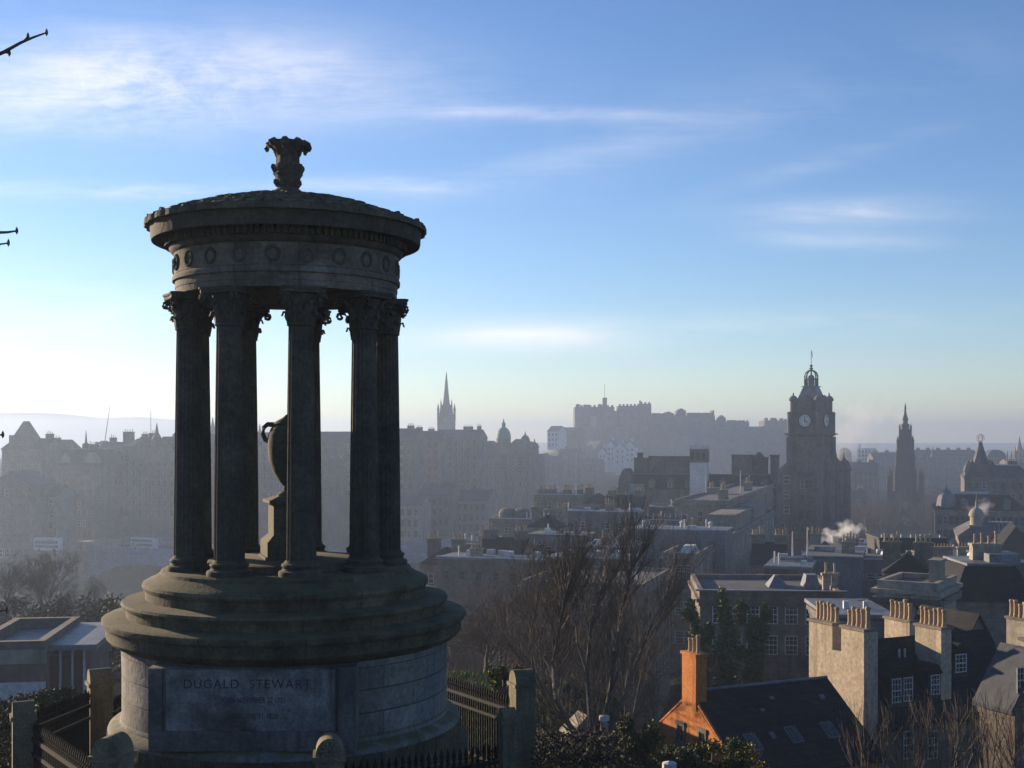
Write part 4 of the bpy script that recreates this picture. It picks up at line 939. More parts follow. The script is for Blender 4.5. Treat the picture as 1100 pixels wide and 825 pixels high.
# ------------------------------------------------------------------ gothic monument spire
def gothic():
    Y = 620; p = at(972.5, 580, Y); t = thing('gothic_monument', 'dark pointed gothic monument with four pinnacled buttress towers and an open arch', 'monument', (p.x, Y, 54), R(-17.5)); k = Y / F; t.scale = (1.13, 1.13, 1)
    def Z(py): return zat(py, Y) - 54
    m = M['sooty']
    for sx in (-1, 1):
        for sy in (-1, 1):
            a = 4.1; q = MB().box(sx * a - 1.5, sx * a + 1.5, sy * a - 1.5, sy * a + 1.5, 0, Z(527)); part('pier', q, m, t)
            b_ = 6.6; q = MB().box(sx * b_ - 1.1, sx * b_ + 1.1, sy * b_ - 1.1, sy * b_ + 1.1, 0, Z(520)); q.box(sx * b_ - 1.4, sx * b_ + 1.4, sy * b_ - 1.4, sy * b_ + 1.4, 0, Z(545))
            for dx in (-1, 1):
                for dy in (-1, 1):
                    q.lathe([(.5, Z(524)), (.42, Z(514)), (.55, Z(513.6)), (.04, Z(503.5))], 6, sx * b_ + dx * .8, sy * b_ + dy * .8)
            q.lathe([(.8, Z(520)), (.7, Z(513)), (.04, Z(501))], 6, sx * b_, sy * b_)
            part('buttress_tower', q, m, t)
            f = MB(); f.extrude([(3.6, Z(530)), (6.4, Z(545)), (6.4, Z(541)), (3.6, Z(522))], -.6, .6).xf(Matrix.Rotation(math.atan2(sy, sx), 4, 'Z') @ Matrix.Translation((1.6, 0, 0))); part('flying_buttress', f, m, t)
    for r_ in (0, PI / 2, PI, -PI / 2):
        zt, zs = Z(538), Z(553); n = 10
        arch = [(-2.6, Z(560))] + [(-2.6 + 2.6 * i / n, zs + (zt - zs) * math.sin(PI / 2 * i / n) ** .8) for i in range(n + 1)]
        arch += [(2.6 - 2.6 * i / n, zs + (zt - zs) * math.sin(PI / 2 * (n - i) / n) ** .8) for i in range(1, n + 1)] + [(2.6, Z(560))]
        poly = [(-3, Z(560)), (-3, Z(522)), (3, Z(522)), (3, Z(560))] + arch[::-1]
        part('arch', MB().extrude(poly, -5, -3.6).xf(Matrix.Rotation(r_, 4, 'Z')), m, t)
    tw = MB()
    for (w, z0, z1, pn) in ((4.6, 527, 512, 1), (4.0, 512, 494, 1), (3.5, 494, 476, 1), (2.6, 476, 461, 1)):
        tw.frustum(-w, w, -w, w, Z(z0) - .1, -w * .86, w * .86, -w * .86, w * .86, Z(z1)); tw.box(-w * .95, w * .95, -w * .95, w * .95, Z(z1) - .5, Z(z1))
        for sx in (-1, 1):
            for sy in (-1, 1): tw.lathe([(w * .16, Z(z0)), (w * .16, Z(z1) + .5), (w * .2, Z(z1) + .8), (.05, Z(z1) + w * 1.1)], 6, sx * w * .9, sy * w * .9)
    part('tiered_tower', tw, m, t)
    part('spire', MB().lathe([(1.6, Z(461) - .2), (1.8, Z(456)), (1.1, Z(455)), (1.0, Z(452)), (1.3, Z(451)), (.6, Z(445)), (.35, Z(440)), (.5, Z(439)), (.05, Z(432.5))], 8), m, t)
    part('statue', MB().lathe([(1.3, 0), (1.3, Z(569)), (.9, Z(569)), (.8, Z(564)), (.55, Z(562)), (.35, Z(561)), (.3, Z(560)), (0, Z(559.5))], 10), M['white'], t, True)
    part('base', MB().box(-9, 9, -9, 9, -1, 1.2).box(-7.6, 7.6, -7.6, 7.6, 1.2, 2.2), m, t)
gothic()

# ------------------------------------------------------------------ far buildings on the right
def far(name, label, pl, pr, yt, Y, rot, depth, wall, roof, rmat, rh, nx=0, nz=0, chim=0, base=None, group=None):
    b = bld(name, label, pl, pr, yt, Y, R(rot), depth, base, wall, roof, rmat, rh, group=group)
    if nx: wins(b.t, b.L, b.D, 'F', spread(.6, b.L - .6, nx), [b.H - 3 - 4 * i for i in range(nz) if b.H - 3 - 4 * i > 1.2], 1.3, 2.3, 'dark')
    for i in range(chim): chimney(b.t, (i + .5) * b.L / chim, b.D * .5, b.H, b.H + b.rh + 1.6, 3, 1.5, 4, wall, 1.0)
    return b
far('distant_terrace', 'long level hazy terrace on the skyline right of the gothic monument', 984, 1050, 489, 980, -3, 20, 'stone3', 'gable_x', 'slateblue', 4, 9, 4, 6)
far('distant_terrace', 'hazy terrace on the skyline between the hotel tower and the gothic monument', 938, 986, 492, 940, -3, 20, 'stone3', 'gable_x', 'slateblue', 4, 7, 4, 4)
b = far('distant_flats', 'pale hazy modern slab of flats on the skyline left of the gothic monument', 921, 940, 482, 1250, -20, 14, 'white', 'flat', 'felt', 2, 5, 3)
part('lift_house', MB().box(1, 3, 3, 8, b.H, b.H + 5), M['white'], b.t)
b = far('domed_church', 'hazy square building with a low round dome right of the hotel tower', 897, 915, 495, 900, -10, 20, 'stone3', 'flat', 'lead', 2, 3, 3)
part('dome', MB().lathe([(5.2, b.H - .5), (5.2, b.H + 3), (5.0, b.H + 5.5), (3.8, b.H + 8), (1.6, b.H + 9.3), (0, b.H + 9.6)], 16, b.L * .62, 8), M['slateblue'], b.t, True)
b = far('hazy_tenement', 'hazy tenement group at the foot of the round dome', 905, 944, 504, 760, -10, 16, 'stone3', 'gable_x', 'slateblue', 4, 7, 3, 3)
far('hazy_tenement', 'hazy low tenement seen left of the gothic monument, over the bare trees', 896, 932, 534, 640, -10, 14, 'stone3', 'gable_x', 'slateblue', 3, 6, 2, 3)
far('garden_pavilion', 'small pale hazy house among the bare trees left of the gothic monument', 930, 952, 560, 560, -10, 10, 'pale', 'hip', 'slateblue', 2.5, 4, 1)
steeple('church_spire', 'small far church steeple above the terrace right of the gothic monument', 1002, 479, 491, 500, 930, 2.6)
t = steeple('church_spire', 'pale pinnacled cathedral spire at the right edge of the skyline', 1095, 469, 484, 510, 1000, 4.2, 'pale')
b = far('pinnacled_church', 'hazy church roof bristling with small pinnacles near the right edge', 1082, 1104, 497, 820, -10, 24, 'stone3', 'gable_x', 'slateblue', 2)
for i in range(6):
    part('pinnacle', MB().lathe([(.5, b.H - 2), (.5, b.H + 4), (.7, b.H + 4.2), (.05, b.H + 8)], 6, i * b.L / 5, 0), M['stone3'], b.t)
b = far('round_roofed_hall', 'hazy hall with a rounded grey roof behind the globe topped tower', 1061, 1082, 492, 900, -10, 20, 'stone3', 'flat', 'slateblue', 2)
part('barrel_roof', MB().extrude([(b.L / 2 + b.L / 2 * math.cos(PI * i / 12), b.H + 6 * math.sin(PI * i / 12)) for i in range(13)], 2, 18), M['slateblue'], b.t)
# globe topped store tower
b = far('globe_tower_store', 'dark store with a pointed turret carrying an open metal globe', 1036, 1110, 513, 440, -17.5, 30, 'stone3', 'mansard', 'slateblue', 4, 9, 4, 2)
def store_turret(b):
    x = lx(b, 1054); Z = lambda py: zat(py, 436) - b.base; y = 4.5
    tt = MB().box(x - 3.6, x + 3.6, y - 3.6, y + 3.6, 0, Z(512)).box(x - 2.9, x + 2.9, y - 2.9, y + 2.9, Z(512), Z(500)).box(x - 3.3, x + 3.3, y - 3.3, y + 3.3, Z(500), Z(499))
    for sx in (-1, 1):
        for sy in (-1, 1): tt.lathe([(.6, Z(512)), (.6, Z(499)), (.8, Z(498.5)), (.05, Z(494))], 6, x + sx * 3, y + sy * 3)
    tr = part('turret', tt, M['stone3'], b.t)
    part('turret_roof', MB().lathe([(3.3, Z(499)), (2.5, Z(494)), (1.4, Z(484)), (.7, Z(477)), (.9, Z(476.5)), (.3, Z(475))], 8, x, y), M['slateblue'], tr)
    g = MB(); zc = Z(470.5)
    for k in range(3): 
        n = 16; r_ = 1.35; M3 = Matrix.Rotation(k * PI / 3, 3, 'Z')
        for i in range(n): g.tube([Vector((x, y, zc)) + M3 @ Vector((r_ * math.cos(a), 0, r_ * math.sin(a))) for a in (2 * PI * i / n, 2 * PI * (i + 1) / n)], .08, 4)
    for dz, r_ in ((0, 1.35), (.7, 1.15)):
        for i in range(16): g.tube([(x + r_ * math.cos(a), y + r_ * math.sin(a), zc + dz) for a in (2 * PI * i / 16, 2 * PI * (i + 1) / 16)], .08, 4)
    for k in range(4): g.tube([(x + .5 * math.cos(k * PI / 2), y + .5 * math.sin(k * PI / 2), Z(475.5)), (x + .5 * math.cos(k * PI / 2), y + .5 * math.sin(k * PI / 2), Z(473))], .12, 4)
    part('globe', g, M['pale'], tr)
    for q in ((1041, 511, 3), (1066, 515, 2.5)):
        xx = lx(b, q[0]); part('corner_dome', MB().lathe([(q[2] * .6, b.H - 1), (q[2] * .6, b.H + 2), (q[2] * .7, b.H + 2.2), (q[2] * .45, b.H + 4.4), (.05, b.H + 6)], 8, xx, 2), M['slateblue'], b.t)
store_turret(b)
# corner office with the lead dome, pedimented hall with slim cupola
b = far('lead_domed_office', 'grey office block with a blue lead dome on its left corner', 1004, 1104, 549, 350, -17.5, 26, 'stone', 'mansard', 'slate', 4.2, 15, 3, 0)
x = lx(b, 1017); dm = MB().lathe([(2.9, b.H - .6), (2.9, b.H + .8), (3.1, b.H + 1), (2.95, b.H + 2.4), (2.3, b.H + 4), (1.2, b.H + 5.3), (.3, b.H + 5.9), (.05, b.H + 7.4)], 12, x, 3); part('corner_dome', dm, M['lead'], b.t)
for q in (1036, 1058, 1082):
    x = lx(b, q); part('dormer', MB().box(x - .9, x + .9, -.1, 2.5, b.H + .3, b.H + 2.6).extrude([(x - 1.1, b.H + 2.6), (x + 1.1, b.H + 2.6), (x, b.H + 3.5)], -.2, 2.5), M['stone'], b.t)
chimney(b.t, lx(b, 1073), 6, b.H, b.H + 8, 5, 1.6, 6, 'stone', 1)
b = far('cupola_hall', 'low classical hall with a slender domed cupola and needle finial', 1030, 1080, 577, 262, -17.5, 22, 'stone', 'hip', 'felt', 3.2, 5, 2, 0)
x = lx(b, 1050); Z = lambda py: zat(py, 264) - b.base
cp = MB().box(x - 1.5, x + 1.5, 2.5, 5.5, b.H, Z(566)).box(x - 1.7, x + 1.7, 2.3, 5.7, Z(566), Z(565)).lathe([(1.3, Z(565)), (1.3, Z(556)), (1.6, Z(555.5)), (1.5, Z(552)), (1.0, Z(548)), (.3, Z(546)), (.22, Z(540)), (.08, Z(538)), (.03, Z(528))], 12, x, 4)
part('cupola', cp, M['pale'], b.t, True)
for i in range(6):
    xx = lx(b, 1063) + i * .9; part('skylight', MB().frustum(xx, xx + .6, 3, 9, b.H + .8, xx, xx + .6, 5, 9, b.H + 2.8), M['lead'], b.t)
far('dark_roofed_hall', 'dark hipped roof building right of the cupola hall', 1074, 1112, 592, 240, -17.5, 20, 'stone3', 'hip', 'slate', 4.5, 4, 2, 0)

# ------------------------------------------------------------------ waterloo blocks: roofs between the temple and the hotel
b = bld('dormered_office', 'long dark office with a mansard roof of dormers, in front of the castle rock', 664, 834, 527, 352, CITY, 16, 58, 'stone3', 'mansard', 'slate', 4.2)
for px in (700, 720, 739, 757, 776, 800, 820):
    x = lx(b, px); d_ = part('dormer', MB().box(x - .9, x + .9, -.15, 2.4, b.H + .3, b.H + 2.4).extrude([(x - 1.1, b.H + 2.4), (x + 1.1, b.H + 2.4), (x, b.H + 3.3)], -.25, 2.4), M['stone3'], b.t); link('window', window_mesh(.9, 1.3, 'white'), d_, (x, -.16, b.H + 1.3))
x = lx(b, 672); part('end_pavilion', MB().box(x - 2, x + 2.2, -.4, 5, 0, b.H + 1).extrude([(x - 2.2 + 4.6 * (i / 10), b.H + 1 + 5 * math.sin(PI * i / 10) ** .6) for i in range(11)], -.5, 5), M['stone3'], b.t)
def topblock(px0, px1, y0p, y1p, m, name, y=4, d=5):
    part(name, MB().box(lx(b, px0), lx(b, px1), y, y + d, lz(b, y1p), lz(b, y0p)).box(lx(b, px0) - .2, lx(b, px1) + .2, y - .2, y + d + .2, lz(b, y0p), lz(b, y0p) + .35), M[m], b.t)
topblock(678, 692, 494, 522, 'stone3', 'roof_block'); topblock(693, 741, 492, 518, 'stone3', 'roof_block', 6); topblock(784, 806, 490, 516, 'stone3', 'roof_block'); topblock(806, 821, 493, 516, 'stone3', 'roof_block', 6); topblock(826, 834, 490, 522, 'stone3', 'roof_chimney')
x0, x1 = lx(b, 806), lx(b, 820); part('roof_gable', MB().extrude([(x0, lz(b, 493)), (x1, lz(b, 493)), ((x0 + x1) / 2 + .3, lz(b, 486)), ((x0 + x1) / 2 - .3, lz(b, 486))], 5, 8), M['stone3'], b.t)
part('copper_screen', MB().box(lx(b, 677), lx(b, 693), -1.6, -.9, lz(b, 549), lz(b, 521)), M['copper'], b.t)
chimney(b.t, lx(b, 684), 5, b.H, lz(b, 487), 1.6, 1.2, 2, 'stone3', .8)
b2 = bld('white_stair_tower', 'square tower with a white lower half and a dark arcaded top', 741, 759, 479, 356, CITY, 4.8, 62, 'white', 'flat', 'felt', parapet=.3)
part('arcade', MB().box(-.06, b2.L + .06, -.06, b2.D + .06, lz(b2, 497), lz(b2, 481)), M['stone2'], b2.t)
for i in range(3):
    x = b2.L * (i + .5) / 3; part('arch_shade_plate', MB().extrude([(x - .42, lz(b2, 494)), (x + .42, lz(b2, 494)), (x + .42, lz(b2, 487)), (x, lz(b2, 485)), (x - .42, lz(b2, 487))], -.11, -.05), M['black'], b2.t)  # black plates paint in the shade inside the arches
# taller facade blocks, front to back
def facade(name, label, pl, pr, yt, Y, pd, wall='stone', attic=True, rows=(3.2, 7.5), nF=3, nR=9, roof='flat', rmat='felt', rh=2.5, style='stone', w=1.15, h=2.2, chim=(), base=None):
    b = bld(name, label, pl, pr, yt, Y, CITY, 20, base, wall, roof, rmat, rh, pd=pd, courses=(), over=.45)
    zs = [b.H - z for z in rows if b.H - z > 1]
    wins(b.t, b.L, b.D, 'F', spread(.8, b.L - .8, nF), zs, w, h, style)
    wins(b.t, b.L, b.D, 'R', spread(1, b.D - 1, nR), zs, w, h, style)
    mb = MB()
    for z in (5.2,):
        if b.H > z + 1: mb.box(-.4, b.L + .4, -.4, b.D + .4, b.H - z - .3, b.H - z + .1)
    if mb.v: part('string_course', mb, M[wall], b.t)
    for (fx, fy, wd, dp, hh, n) in chim: chimney(b.t, b.L * fx, b.D * fy, b.H, b.H + hh, wd, dp, n, wall, 1.3)
    return b
facade('classical_block', 'stone block with a plain gable end, rows of chimney pots and a long windowed side', 724, 781, 540, 260, 831, nF=1, nR=12, rows=(3.0, 7.6, 12), w=1.1, h=2.4, chim=((.75, .15, 1.4, 6, 2.2, 6), (.75, .62, 1.4, 7, 2.2, 7), (.2, .4, 1.4, 6, 1.6, 5)), base=58)
b = facade('corner_block', 'sash windowed corner block in the shade with a small white rooflight', 711, 749, 598, 190, 832, nF=3, nR=18, rows=(2.4, 8.0, 12.5), style='white_bars', w=1.15, h=2.0, base=60)
part('rooflight', MB().frustum(lx(b, 727), lx(b, 742), 3, 8, b.H + .1, lx(b, 729), lx(b, 740), 4, 7, b.H + 1.3), M['white'], b.t)
for fy in (.42, .68):
    part('attic', MB().box(b.L - 6, b.L - .6, b.D * fy, b.D * fy + b.D * .2, b.H + .07, b.H + 3.4), M['stone'], b.t)
b = facade('columned_block', 'nearest stone block behind the bare trees, its side lined with tall pilasters', 560, 690, 632, 150, 720, nF=9, nR=7, rows=(2.2, 7.0, 11.5), w=1.1, h=2.1, roof='flat', rmat='felt', base=62)
for i in range(8):
    y = b.D * (i + .5) / 8; part('pilaster', MB().box(b.L + .02, b.L + .55, y - .35, y + .35, b.H - 9.5, b.H - 1.0), M['stone'], b.t)
# plant rooms and flat roofs
def hash_seed(t): return sum(ord(ch) * (i + 1) for i, ch in enumerate(t)) % 9973
def clutter(b, seed, n):
    """small things fixed on a flat roof: a front edge coloured bright for sunlight, vents, pipes, skylights, duct runs, a rail of thin posts"""
    rnd = random.Random(seed); H = b.H + .3; e = .12
    part('roof_edge', MB().box(-e, b.L + e, -e - .03, .06, H + .0, H + .17), M['edge'], b.t)  # strip carries the sunlight on the roof edge in its colour
    for k in range(n):
        x, y = rnd.uniform(.06, .9) * b.L, rnd.uniform(.15, .8) * b.D; q = rnd.random()
        if q < .3: part('vent', MB().box(x, x + rnd.uniform(.5, 1.3), y, y + .8, H - .2, H + rnd.uniform(.4, 1.0)), M[rnd.choice(('edge', 'lead', 'felt'))], b.t)
        elif q < .55: part('vent_pipe', MB().lathe([(.13, H - .2), (.13, H + rnd.uniform(.6, 1.4)), (.2, H + 1.4), (0, H + 1.6)], 7, x, y), M['frame'], b.t)
        elif q < .75:
            w = rnd.uniform(1.0, 2.2); part('skylight', MB().frustum(x, x + w, y, y + 1.2, H - .1, x + .2, x + w - .2, y + .2, y + 1.0, H + .5), M['edge'], b.t)
        elif q < .9: part('duct', MB().box(x, min(b.L - .1, x + rnd.uniform(2, 4)), y, y + .5, H + .1, H + .55), M['lead'], b.t)
        else: chimney(b.t, x, y, H - .2, H + rnd.uniform(1.2, 2.0), 1.8, .8, 4, 'stone', .9)
    if b.H > 4:
        me = window_mesh(.9, 1.2, rnd.choice(('white', 'dark')))
        for k in range(int(b.L / 2.6)):
            if rnd.random() < .85: link('window', me, b.t, (1.3 + k * 2.6, 0, b.H - 2.3))
            if b.H > 9 and rnd.random() < .8: link('window', me, b.t, (1.3 + k * 2.6, 0, b.H - 5.6))
ROOFS = [
 ('plant_room', 'blue grey plant room with a pale top, behind the rooftop hedge on the left', 605, 645, 551, 236, 9, 7, 'bluepanel', 'lead'),
 ('plant_room', 'blue grey plant room with a pale top beside the metal stair', 645, 684, 552, 232, 9, 7, 'bluepanel', 'lead'),
 ('plant_room', 'widest blue grey plant room with a long pale top in the middle of the roofs', 674, 779, 572, 205, 5, 9, 'bluepanel', 'lead'),
 ('roof_block', 'grey slab roofed block between the dark cube and the wide plant room', 566, 628, 577, 208, 9, 8, 'bluepanel', 'felt'),
 ('roof_block', 'big pale flat roof just left of the wide plant room', 620, 680, 590, 196, 6, 10, 'bluepanel', 'lead'),
 ('roof_block', 'low dark brown cube left behind the bare trees near the station roof', 488, 528, 587, 215, 9, 6, 'stone3', 'felt'),
 ('roof_block', 'long low dark roof with a pale edge above the bare trees', 470, 590, 604, 178, 8, 8, 'stone3', 'lead'),
 ('roof_block', 'dark sloping roof block with a pale leading edge behind the bare trees', 586, 672, 603, 172, 8, 8, 'stone3', 'lead'),
 ('stone_office', 'stone rooftop storey with chimneys by the white flagpole', 574, 626, 533, 310, 12, 8, 'stone', 'felt'),
 ('stone_office', 'stone storey with round rooftop drums near the hazy valley', 526, 606, 560, 270, 12, 9, 'stone2', 'felt'),
 ('roof_block', 'blue grey rooftop block under the copper screen', 622, 676, 537, 320, 9, 8, 'bluepanel', 'lead'),
 ('roof_block', 'dark rooftop between the copper screen and the chimney pots', 690, 733, 546, 300, 9, 8, 'slateblue', 'lead'),
 ('terrace_block', 'grey block carrying a rooftop garden behind a pale railing', 684, 738, 561, 240, 9, 7, 'bluepanel', 'felt'),
 ('terrace_block', 'low wall block carrying the left rooftop hedge', 528, 574, 590, 205, 9, 7, 'stone2', 'felt'),
]
RB = {}
for (nm, lab, pl, pr, yt, Y, hh, dp, wm_, rm) in ROOFS:
    b = bld(nm, lab, pl, pr, yt, Y, CITY, dp, zat(yt, Y) - hh - 14, wm_, 'flat', rm, parapet=0 if nm in ('plant_room', 'roof_block') else .5, over=.1)
    RB[lab] = b
    clutter(b, hash_seed(lab), 5)
for lab in RB:
    b = RB[lab]
    if 'drums' in lab:
        for fx in (.15, .35, .7): part('roof_drum', MB().lathe([(2.0, b.H), (2.0, b.H + 1.4), (1.5, b.H + 2.2), (0, b.H + 2.5)], 14, b.L * fx, 5), M['stone3'], b.t)
        for i in range(6): part('vent_pipe', MB().tube([(b.L * .45 + i, 3, b.H), (b.L * .45 + i, 3, b.H + 1.6)], .18, 6), M['frame'], b.t)
    if 'chimneys by' in lab:
        for fx in (.1, .3, .62, .86): chimney(b.t, b.L * fx, 3, b.H, b.H + 1.5, 2.2, 1, 4, 'stone', 1.2)
        wins(b.t, b.L, b.D, 'F', spread(.8, b.L - .8, 5), [b.H - 2.5], 1, 1.6)
    if 'metal stair' in lab:
        part('stair', MB().extrude([(1.0, b.H - 7), (1.5, b.H - 7), (5.2, b.H - 3.2), (5.2, b.H - 2.6), (4.8, b.H - 2.6)], -1.4, -.4), M['frame'], b.t)
        part('door', MB().box(5.6, 6.6, -.07, .05, b.H - 5, b.H - 2.7), M['frame'], b.t)
    if lab.startswith('widest'):
        for i in range(9): part('louvre_panel', MB().box(1 + i * b.L / 9.5, 1 + i * b.L / 9.5 + b.L / 12, -.05, .02, b.H - 3.4, b.H - .9), M['bluepanel'], b.t)
        for fx in (.1, .5, .8): part('vent', MB().lathe([(.3, b.H + .3), (.3, b.H + 1), (.5, b.H + 1.05), (0, b.H + 1.5)], 8, b.L * fx, 6), M['frame'], b.t)
    if lab.startswith('grey slab'):
        part('door', MB().box(b.L * .4, b.L * .4 + 3, -.07, .05, b.H - 5, b.H - 2.4), M['black'], b.t); part('white_box', MB().box(b.L * .45, b.L * .45 + 1.2, -1.4, -.1, b.H - 4.6, b.H - 3.4), M['white'], b.t)
    if lab.startswith('long low') or lab.startswith('dark sloping') or lab.startswith('big pale'):
        for fx in (.2, .55, .8): part('vent', MB().box(b.L * fx, b.L * fx + 1.1, 3, 4.2, b.H + .3, b.H + 1.1), M['frame'], b.t)
    if 'railing' in lab or 'left rooftop hedge' in lab:
        n = 9
        for i in range(n + 1): part('railing_post', MB().box(i * b.L / n - .06, i * b.L / n + .06, -.05, .07, b.H + .48, b.H + 1.6), M['frame'], b.t)
# smaller slate roofs with chimneys between the flat blocks
SM = [
 ('slate_roofed_house', 'small slate hipped roof left of the dark rooftop cube by the station roof', 452, 490, 607, 190, 7, 'stone2', 'hip', 2.4, 2),
 ('slate_roofed_house', 'small slate hipped roof between the rooftop hedge and the blue grey plant room', 566, 604, 567, 225, 7, 'stone', 'hip', 2.2, 2),
 ('slate_roofed_house', 'slate gabled roof with pots in front of the copper screen', 648, 690, 546, 285, 7, 'stone2', 'gable_x', 2.6, 2),
 ('slate_roofed_house', 'slate hipped roof right of the stone rooftop storey by the flagpole', 626, 652, 541, 300, 7, 'stone3', 'hip', 2.4, 1),
 ('slate_roofed_house', 'slate gabled roof with two stacks just above the bare tree tops', 512, 560, 599, 186, 7, 'stone2', 'gable_x', 2.5, 2),
 ('slate_roofed_house', 'small slate roof behind the corner block rooflight', 700, 742, 586, 214, 7, 'stone', 'hip', 2.0, 2),
 ('slate_roofed_house', 'slate roof with pots in the dip left of the pair of poles', 806, 842, 606, 178, 8, 'stone2', 'gable_x', 2.6, 2),
 ('slate_roofed_house', 'slate roof with pots right of the pair of poles', 868, 900, 600, 192, 8, 'stone', 'hip', 2.2, 1),
 ('slate_roofed_house', 'slate roof tucked behind the pale stone tower block', 950, 1000, 617, 140, 8, 'stone2', 'hip', 2.0, 2),
]
for (nm, lab, pl, pr, yt, Y, dp, wl__, rf, rh, nc) in SM:
    b = bld(nm, lab, pl, pr, yt, Y, CITY, dp, zat(yt, Y) - 9, wl__, rf, 'slate', rh, over=.2, group='small slate roofs among the flat blocks')
    wins(b.t, b.L, b.D, 'F', spread(.5, b.L - .5, max(2, int(b.L / 2.6))), [b.H - 2.2, b.H - 5.4], .9, 1.5, 'white')
    for k in range(nc): chimney(b.t, b.L * (.15 + .7 * k), b.D * .5, b.H, b.H + rh + 1.3, 2.0, .9, 4, wl__, .9)
# flagpoles
def flagpole(label, px, yt, yb, Y, flag=None):
    t = mast('flagpole', label, px, yt, yb, Y, .1 + Y * .0002, 'flagpole')
    p = zat(yt, Y) - zat(yb, Y)
    if flag:
        z = p - .3; part('flag', MB().extrude([(0.05, z), (.32, z - .4), (.26, z - 1.5), (.06, z - 1.2)], -.05, .05), M[flag], t)
flagpole('white flagpole in front of the hazy valley below the castle', 619, 487, 532, 300)
flagpole('white flagpole in front of the dormered office below the white tower', 758.5, 511, 536, 300)
flagpole('white flagpole in front of the dormered office, right of the white tower', 795.5, 505, 532, 300)
flagpole('pair of poles by the hotel: the shorter, left one with a furled flag', 851.5, 571, 604, 170, 'red')
flagpole('pair of poles by the hotel: the taller, right one with a red flag', 867.5, 566, 606, 170, 'red')

# ------------------------------------------------------------------ blocks on the right, nearer
b = bld('sash_window_block', 'dark stone block with two rows of white sash windows and a pyramid rooflight', 752, 905, 642, 112, R(-5), 14, 66, 'stone2', 'flat', 'felt', over=.35)
part('roof_edge', MB().box(-.4, b.L + .4, -.42, .3, b.H + .5, b.H + .62), M['lead'], b.t)
wins(b.t, b.L, b.D, 'F', [lx(b, q) for q in (772, 790, 809, 828.5, 850, 872, 893)], [lz(b, 661), lz(b, 694)], 1.15, 1.75, 'white_bars')
part('rooflight', MB().frustum(lx(b, 834), lx(b, 857), 6, 9, b.H + .1, lx(b, 843), lx(b, 848), 7.1, 7.9, b.H + 1.2), M['lead'], b.t)
part('rooflight', MB().frustum(lx(b, 875), lx(b, 893), 6, 9, b.H + .1, lx(b, 878), lx(b, 890), 6.6, 8.4, b.H + 1.3), M['lead'], b.t)
for q in (895, 905): chimney(b.t, lx(b, q), 4, b.H, b.H + 1.8, .6, .6, 1, 'stone', .9)
RIGHT = [
 ('flat_roof_block', 'grey modern block with a flat grey roof behind the pyramid rooflight', 862, 925, 601, 168, CITY, 18, 'bluepanel', 'felt', 12),
 ('flat_roof_block', 'low strip roof with pale edge left of the pyramid rooflight', 822, 870, 612, 160, CITY, 14, 'stone3', 'lead', 10),
 ('plant_screen', 'big black louvred plant screen standing on the roofs below the gothic monument', 945, 1018, 580, 190, R(-4), 9, 'blackclad', 'blackclad', 3.6),
 ('flat_roof_block', 'wide dark roof carrying the black plant screen, a strip of windows under its edge', 915, 1052, 604, 178, R(-4), 30, 'bluepanel', 'felt', 12),
 ('flat_roof_block', 'dark flat roof with a pale edge where the steam rises', 893, 946, 588, 205, R(-4), 14, 'blackclad', 'lead', 14),
 ('flat_roof_block', 'long dull roof strip between the white rooftop unit and the hotel', 830, 900, 606, 230, R(-5), 16, 'stone3', 'felt', 16),
 ('white_roof_unit', 'white rooftop housing with a blue grilled front', 1050, 1070, 596, 165, R(-3), 4, 'white', 'felt', 3),
 ('flat_roof_block', 'rough stone roof deck supporting the white rooftop unit', 1020, 1110, 607, 164, R(-3), 18, 'stone3', 'felt', 14),
]
for (nm, lab, pl, pr, yt, Y, rt, dp, wm_, rm, hh) in RIGHT:
    b = bld(nm, lab, pl, pr, yt, Y, rt, dp, zat(yt, Y) - hh, wm_, 'flat', rm, parapet=0, over=.1)
    if nm == 'flat_roof_block': clutter(b, hash_seed(lab), 6)
    if nm == 'plant_screen':
        for i in range(24): part('louvre_fin', MB().box(i * b.L / 24 + .1, i * b.L / 24 + .2, -.12, .02, .3, b.H - .9), M['blackclad'], b.t)
        for i in range(7): part('edge_light', MB().box(i * b.L / 7 + .3, i * b.L / 7 + .5, .2, .4, b.H + .3, b.H + .75), M['frame'], b.t)
    if 'strip of windows' in lab: wins(b.t, b.L, b.D, 'F', spread(2, b.L - 2, 10), [b.H - 2.2], 1.2, 1.0, 'white')
    if nm == 'white_roof_unit': part('grille', MB().box(b.L * .28, b.L * .75, -.06, .03, b.H - 1.9, b.H - .5), M['blue'], b.t)
    if 'steam' in lab:
        part('vent', MB().box(.5, 2.6, 1, 3, b.H + .3, b.H + 1.7), M['lead'], b.t); part('flue', MB().tube([(1.6, 2, b.H + 1.7), (1.6, 2, b.H + 2.6)], .35, 8), M['lead'], b.t)
    if 'rough stone' in lab:
        for fx in (.12, .5): chimney(b.t, b.L * fx, 9, b.H + .3, b.H + 1.6, 3.4, .8, 8, 'stone', .45)
b = bld('slate_roofed_hall', 'broad dark slate hall with a flat top deck and a sunlit left hip edge', 1026, 1112, 646, 126, R(-3), 12, 68, 'stone2', 'mansard', 'slate', 3.4)
part('painted_sun_hip', MB().tube([(-.4, -.4, b.H), (2.0, 1.9, b.H + 3.4)], .16, 5), M['pale'], b.t)  # hip strip coloured pale to stand for sun along the edge
chimney(b.t, b.L * .62, 6, b.H + 2, b.H + 5.4, 3, 1.2, 4, 'pale', 1)
part('skylight', MB().box(b.L * .55, b.L * .95, 3, 7, b.H + 3.4, b.H + 4.5), M['lead'], b.t)
b = bld('pale_stone_tower', 'square pale stone tower block with a heavy dark cornice and one chimney', 943, 1006, 633, 104, R(-32), 7, 70, 'pale', 'flat', 'felt', pd=1027, over=.5)
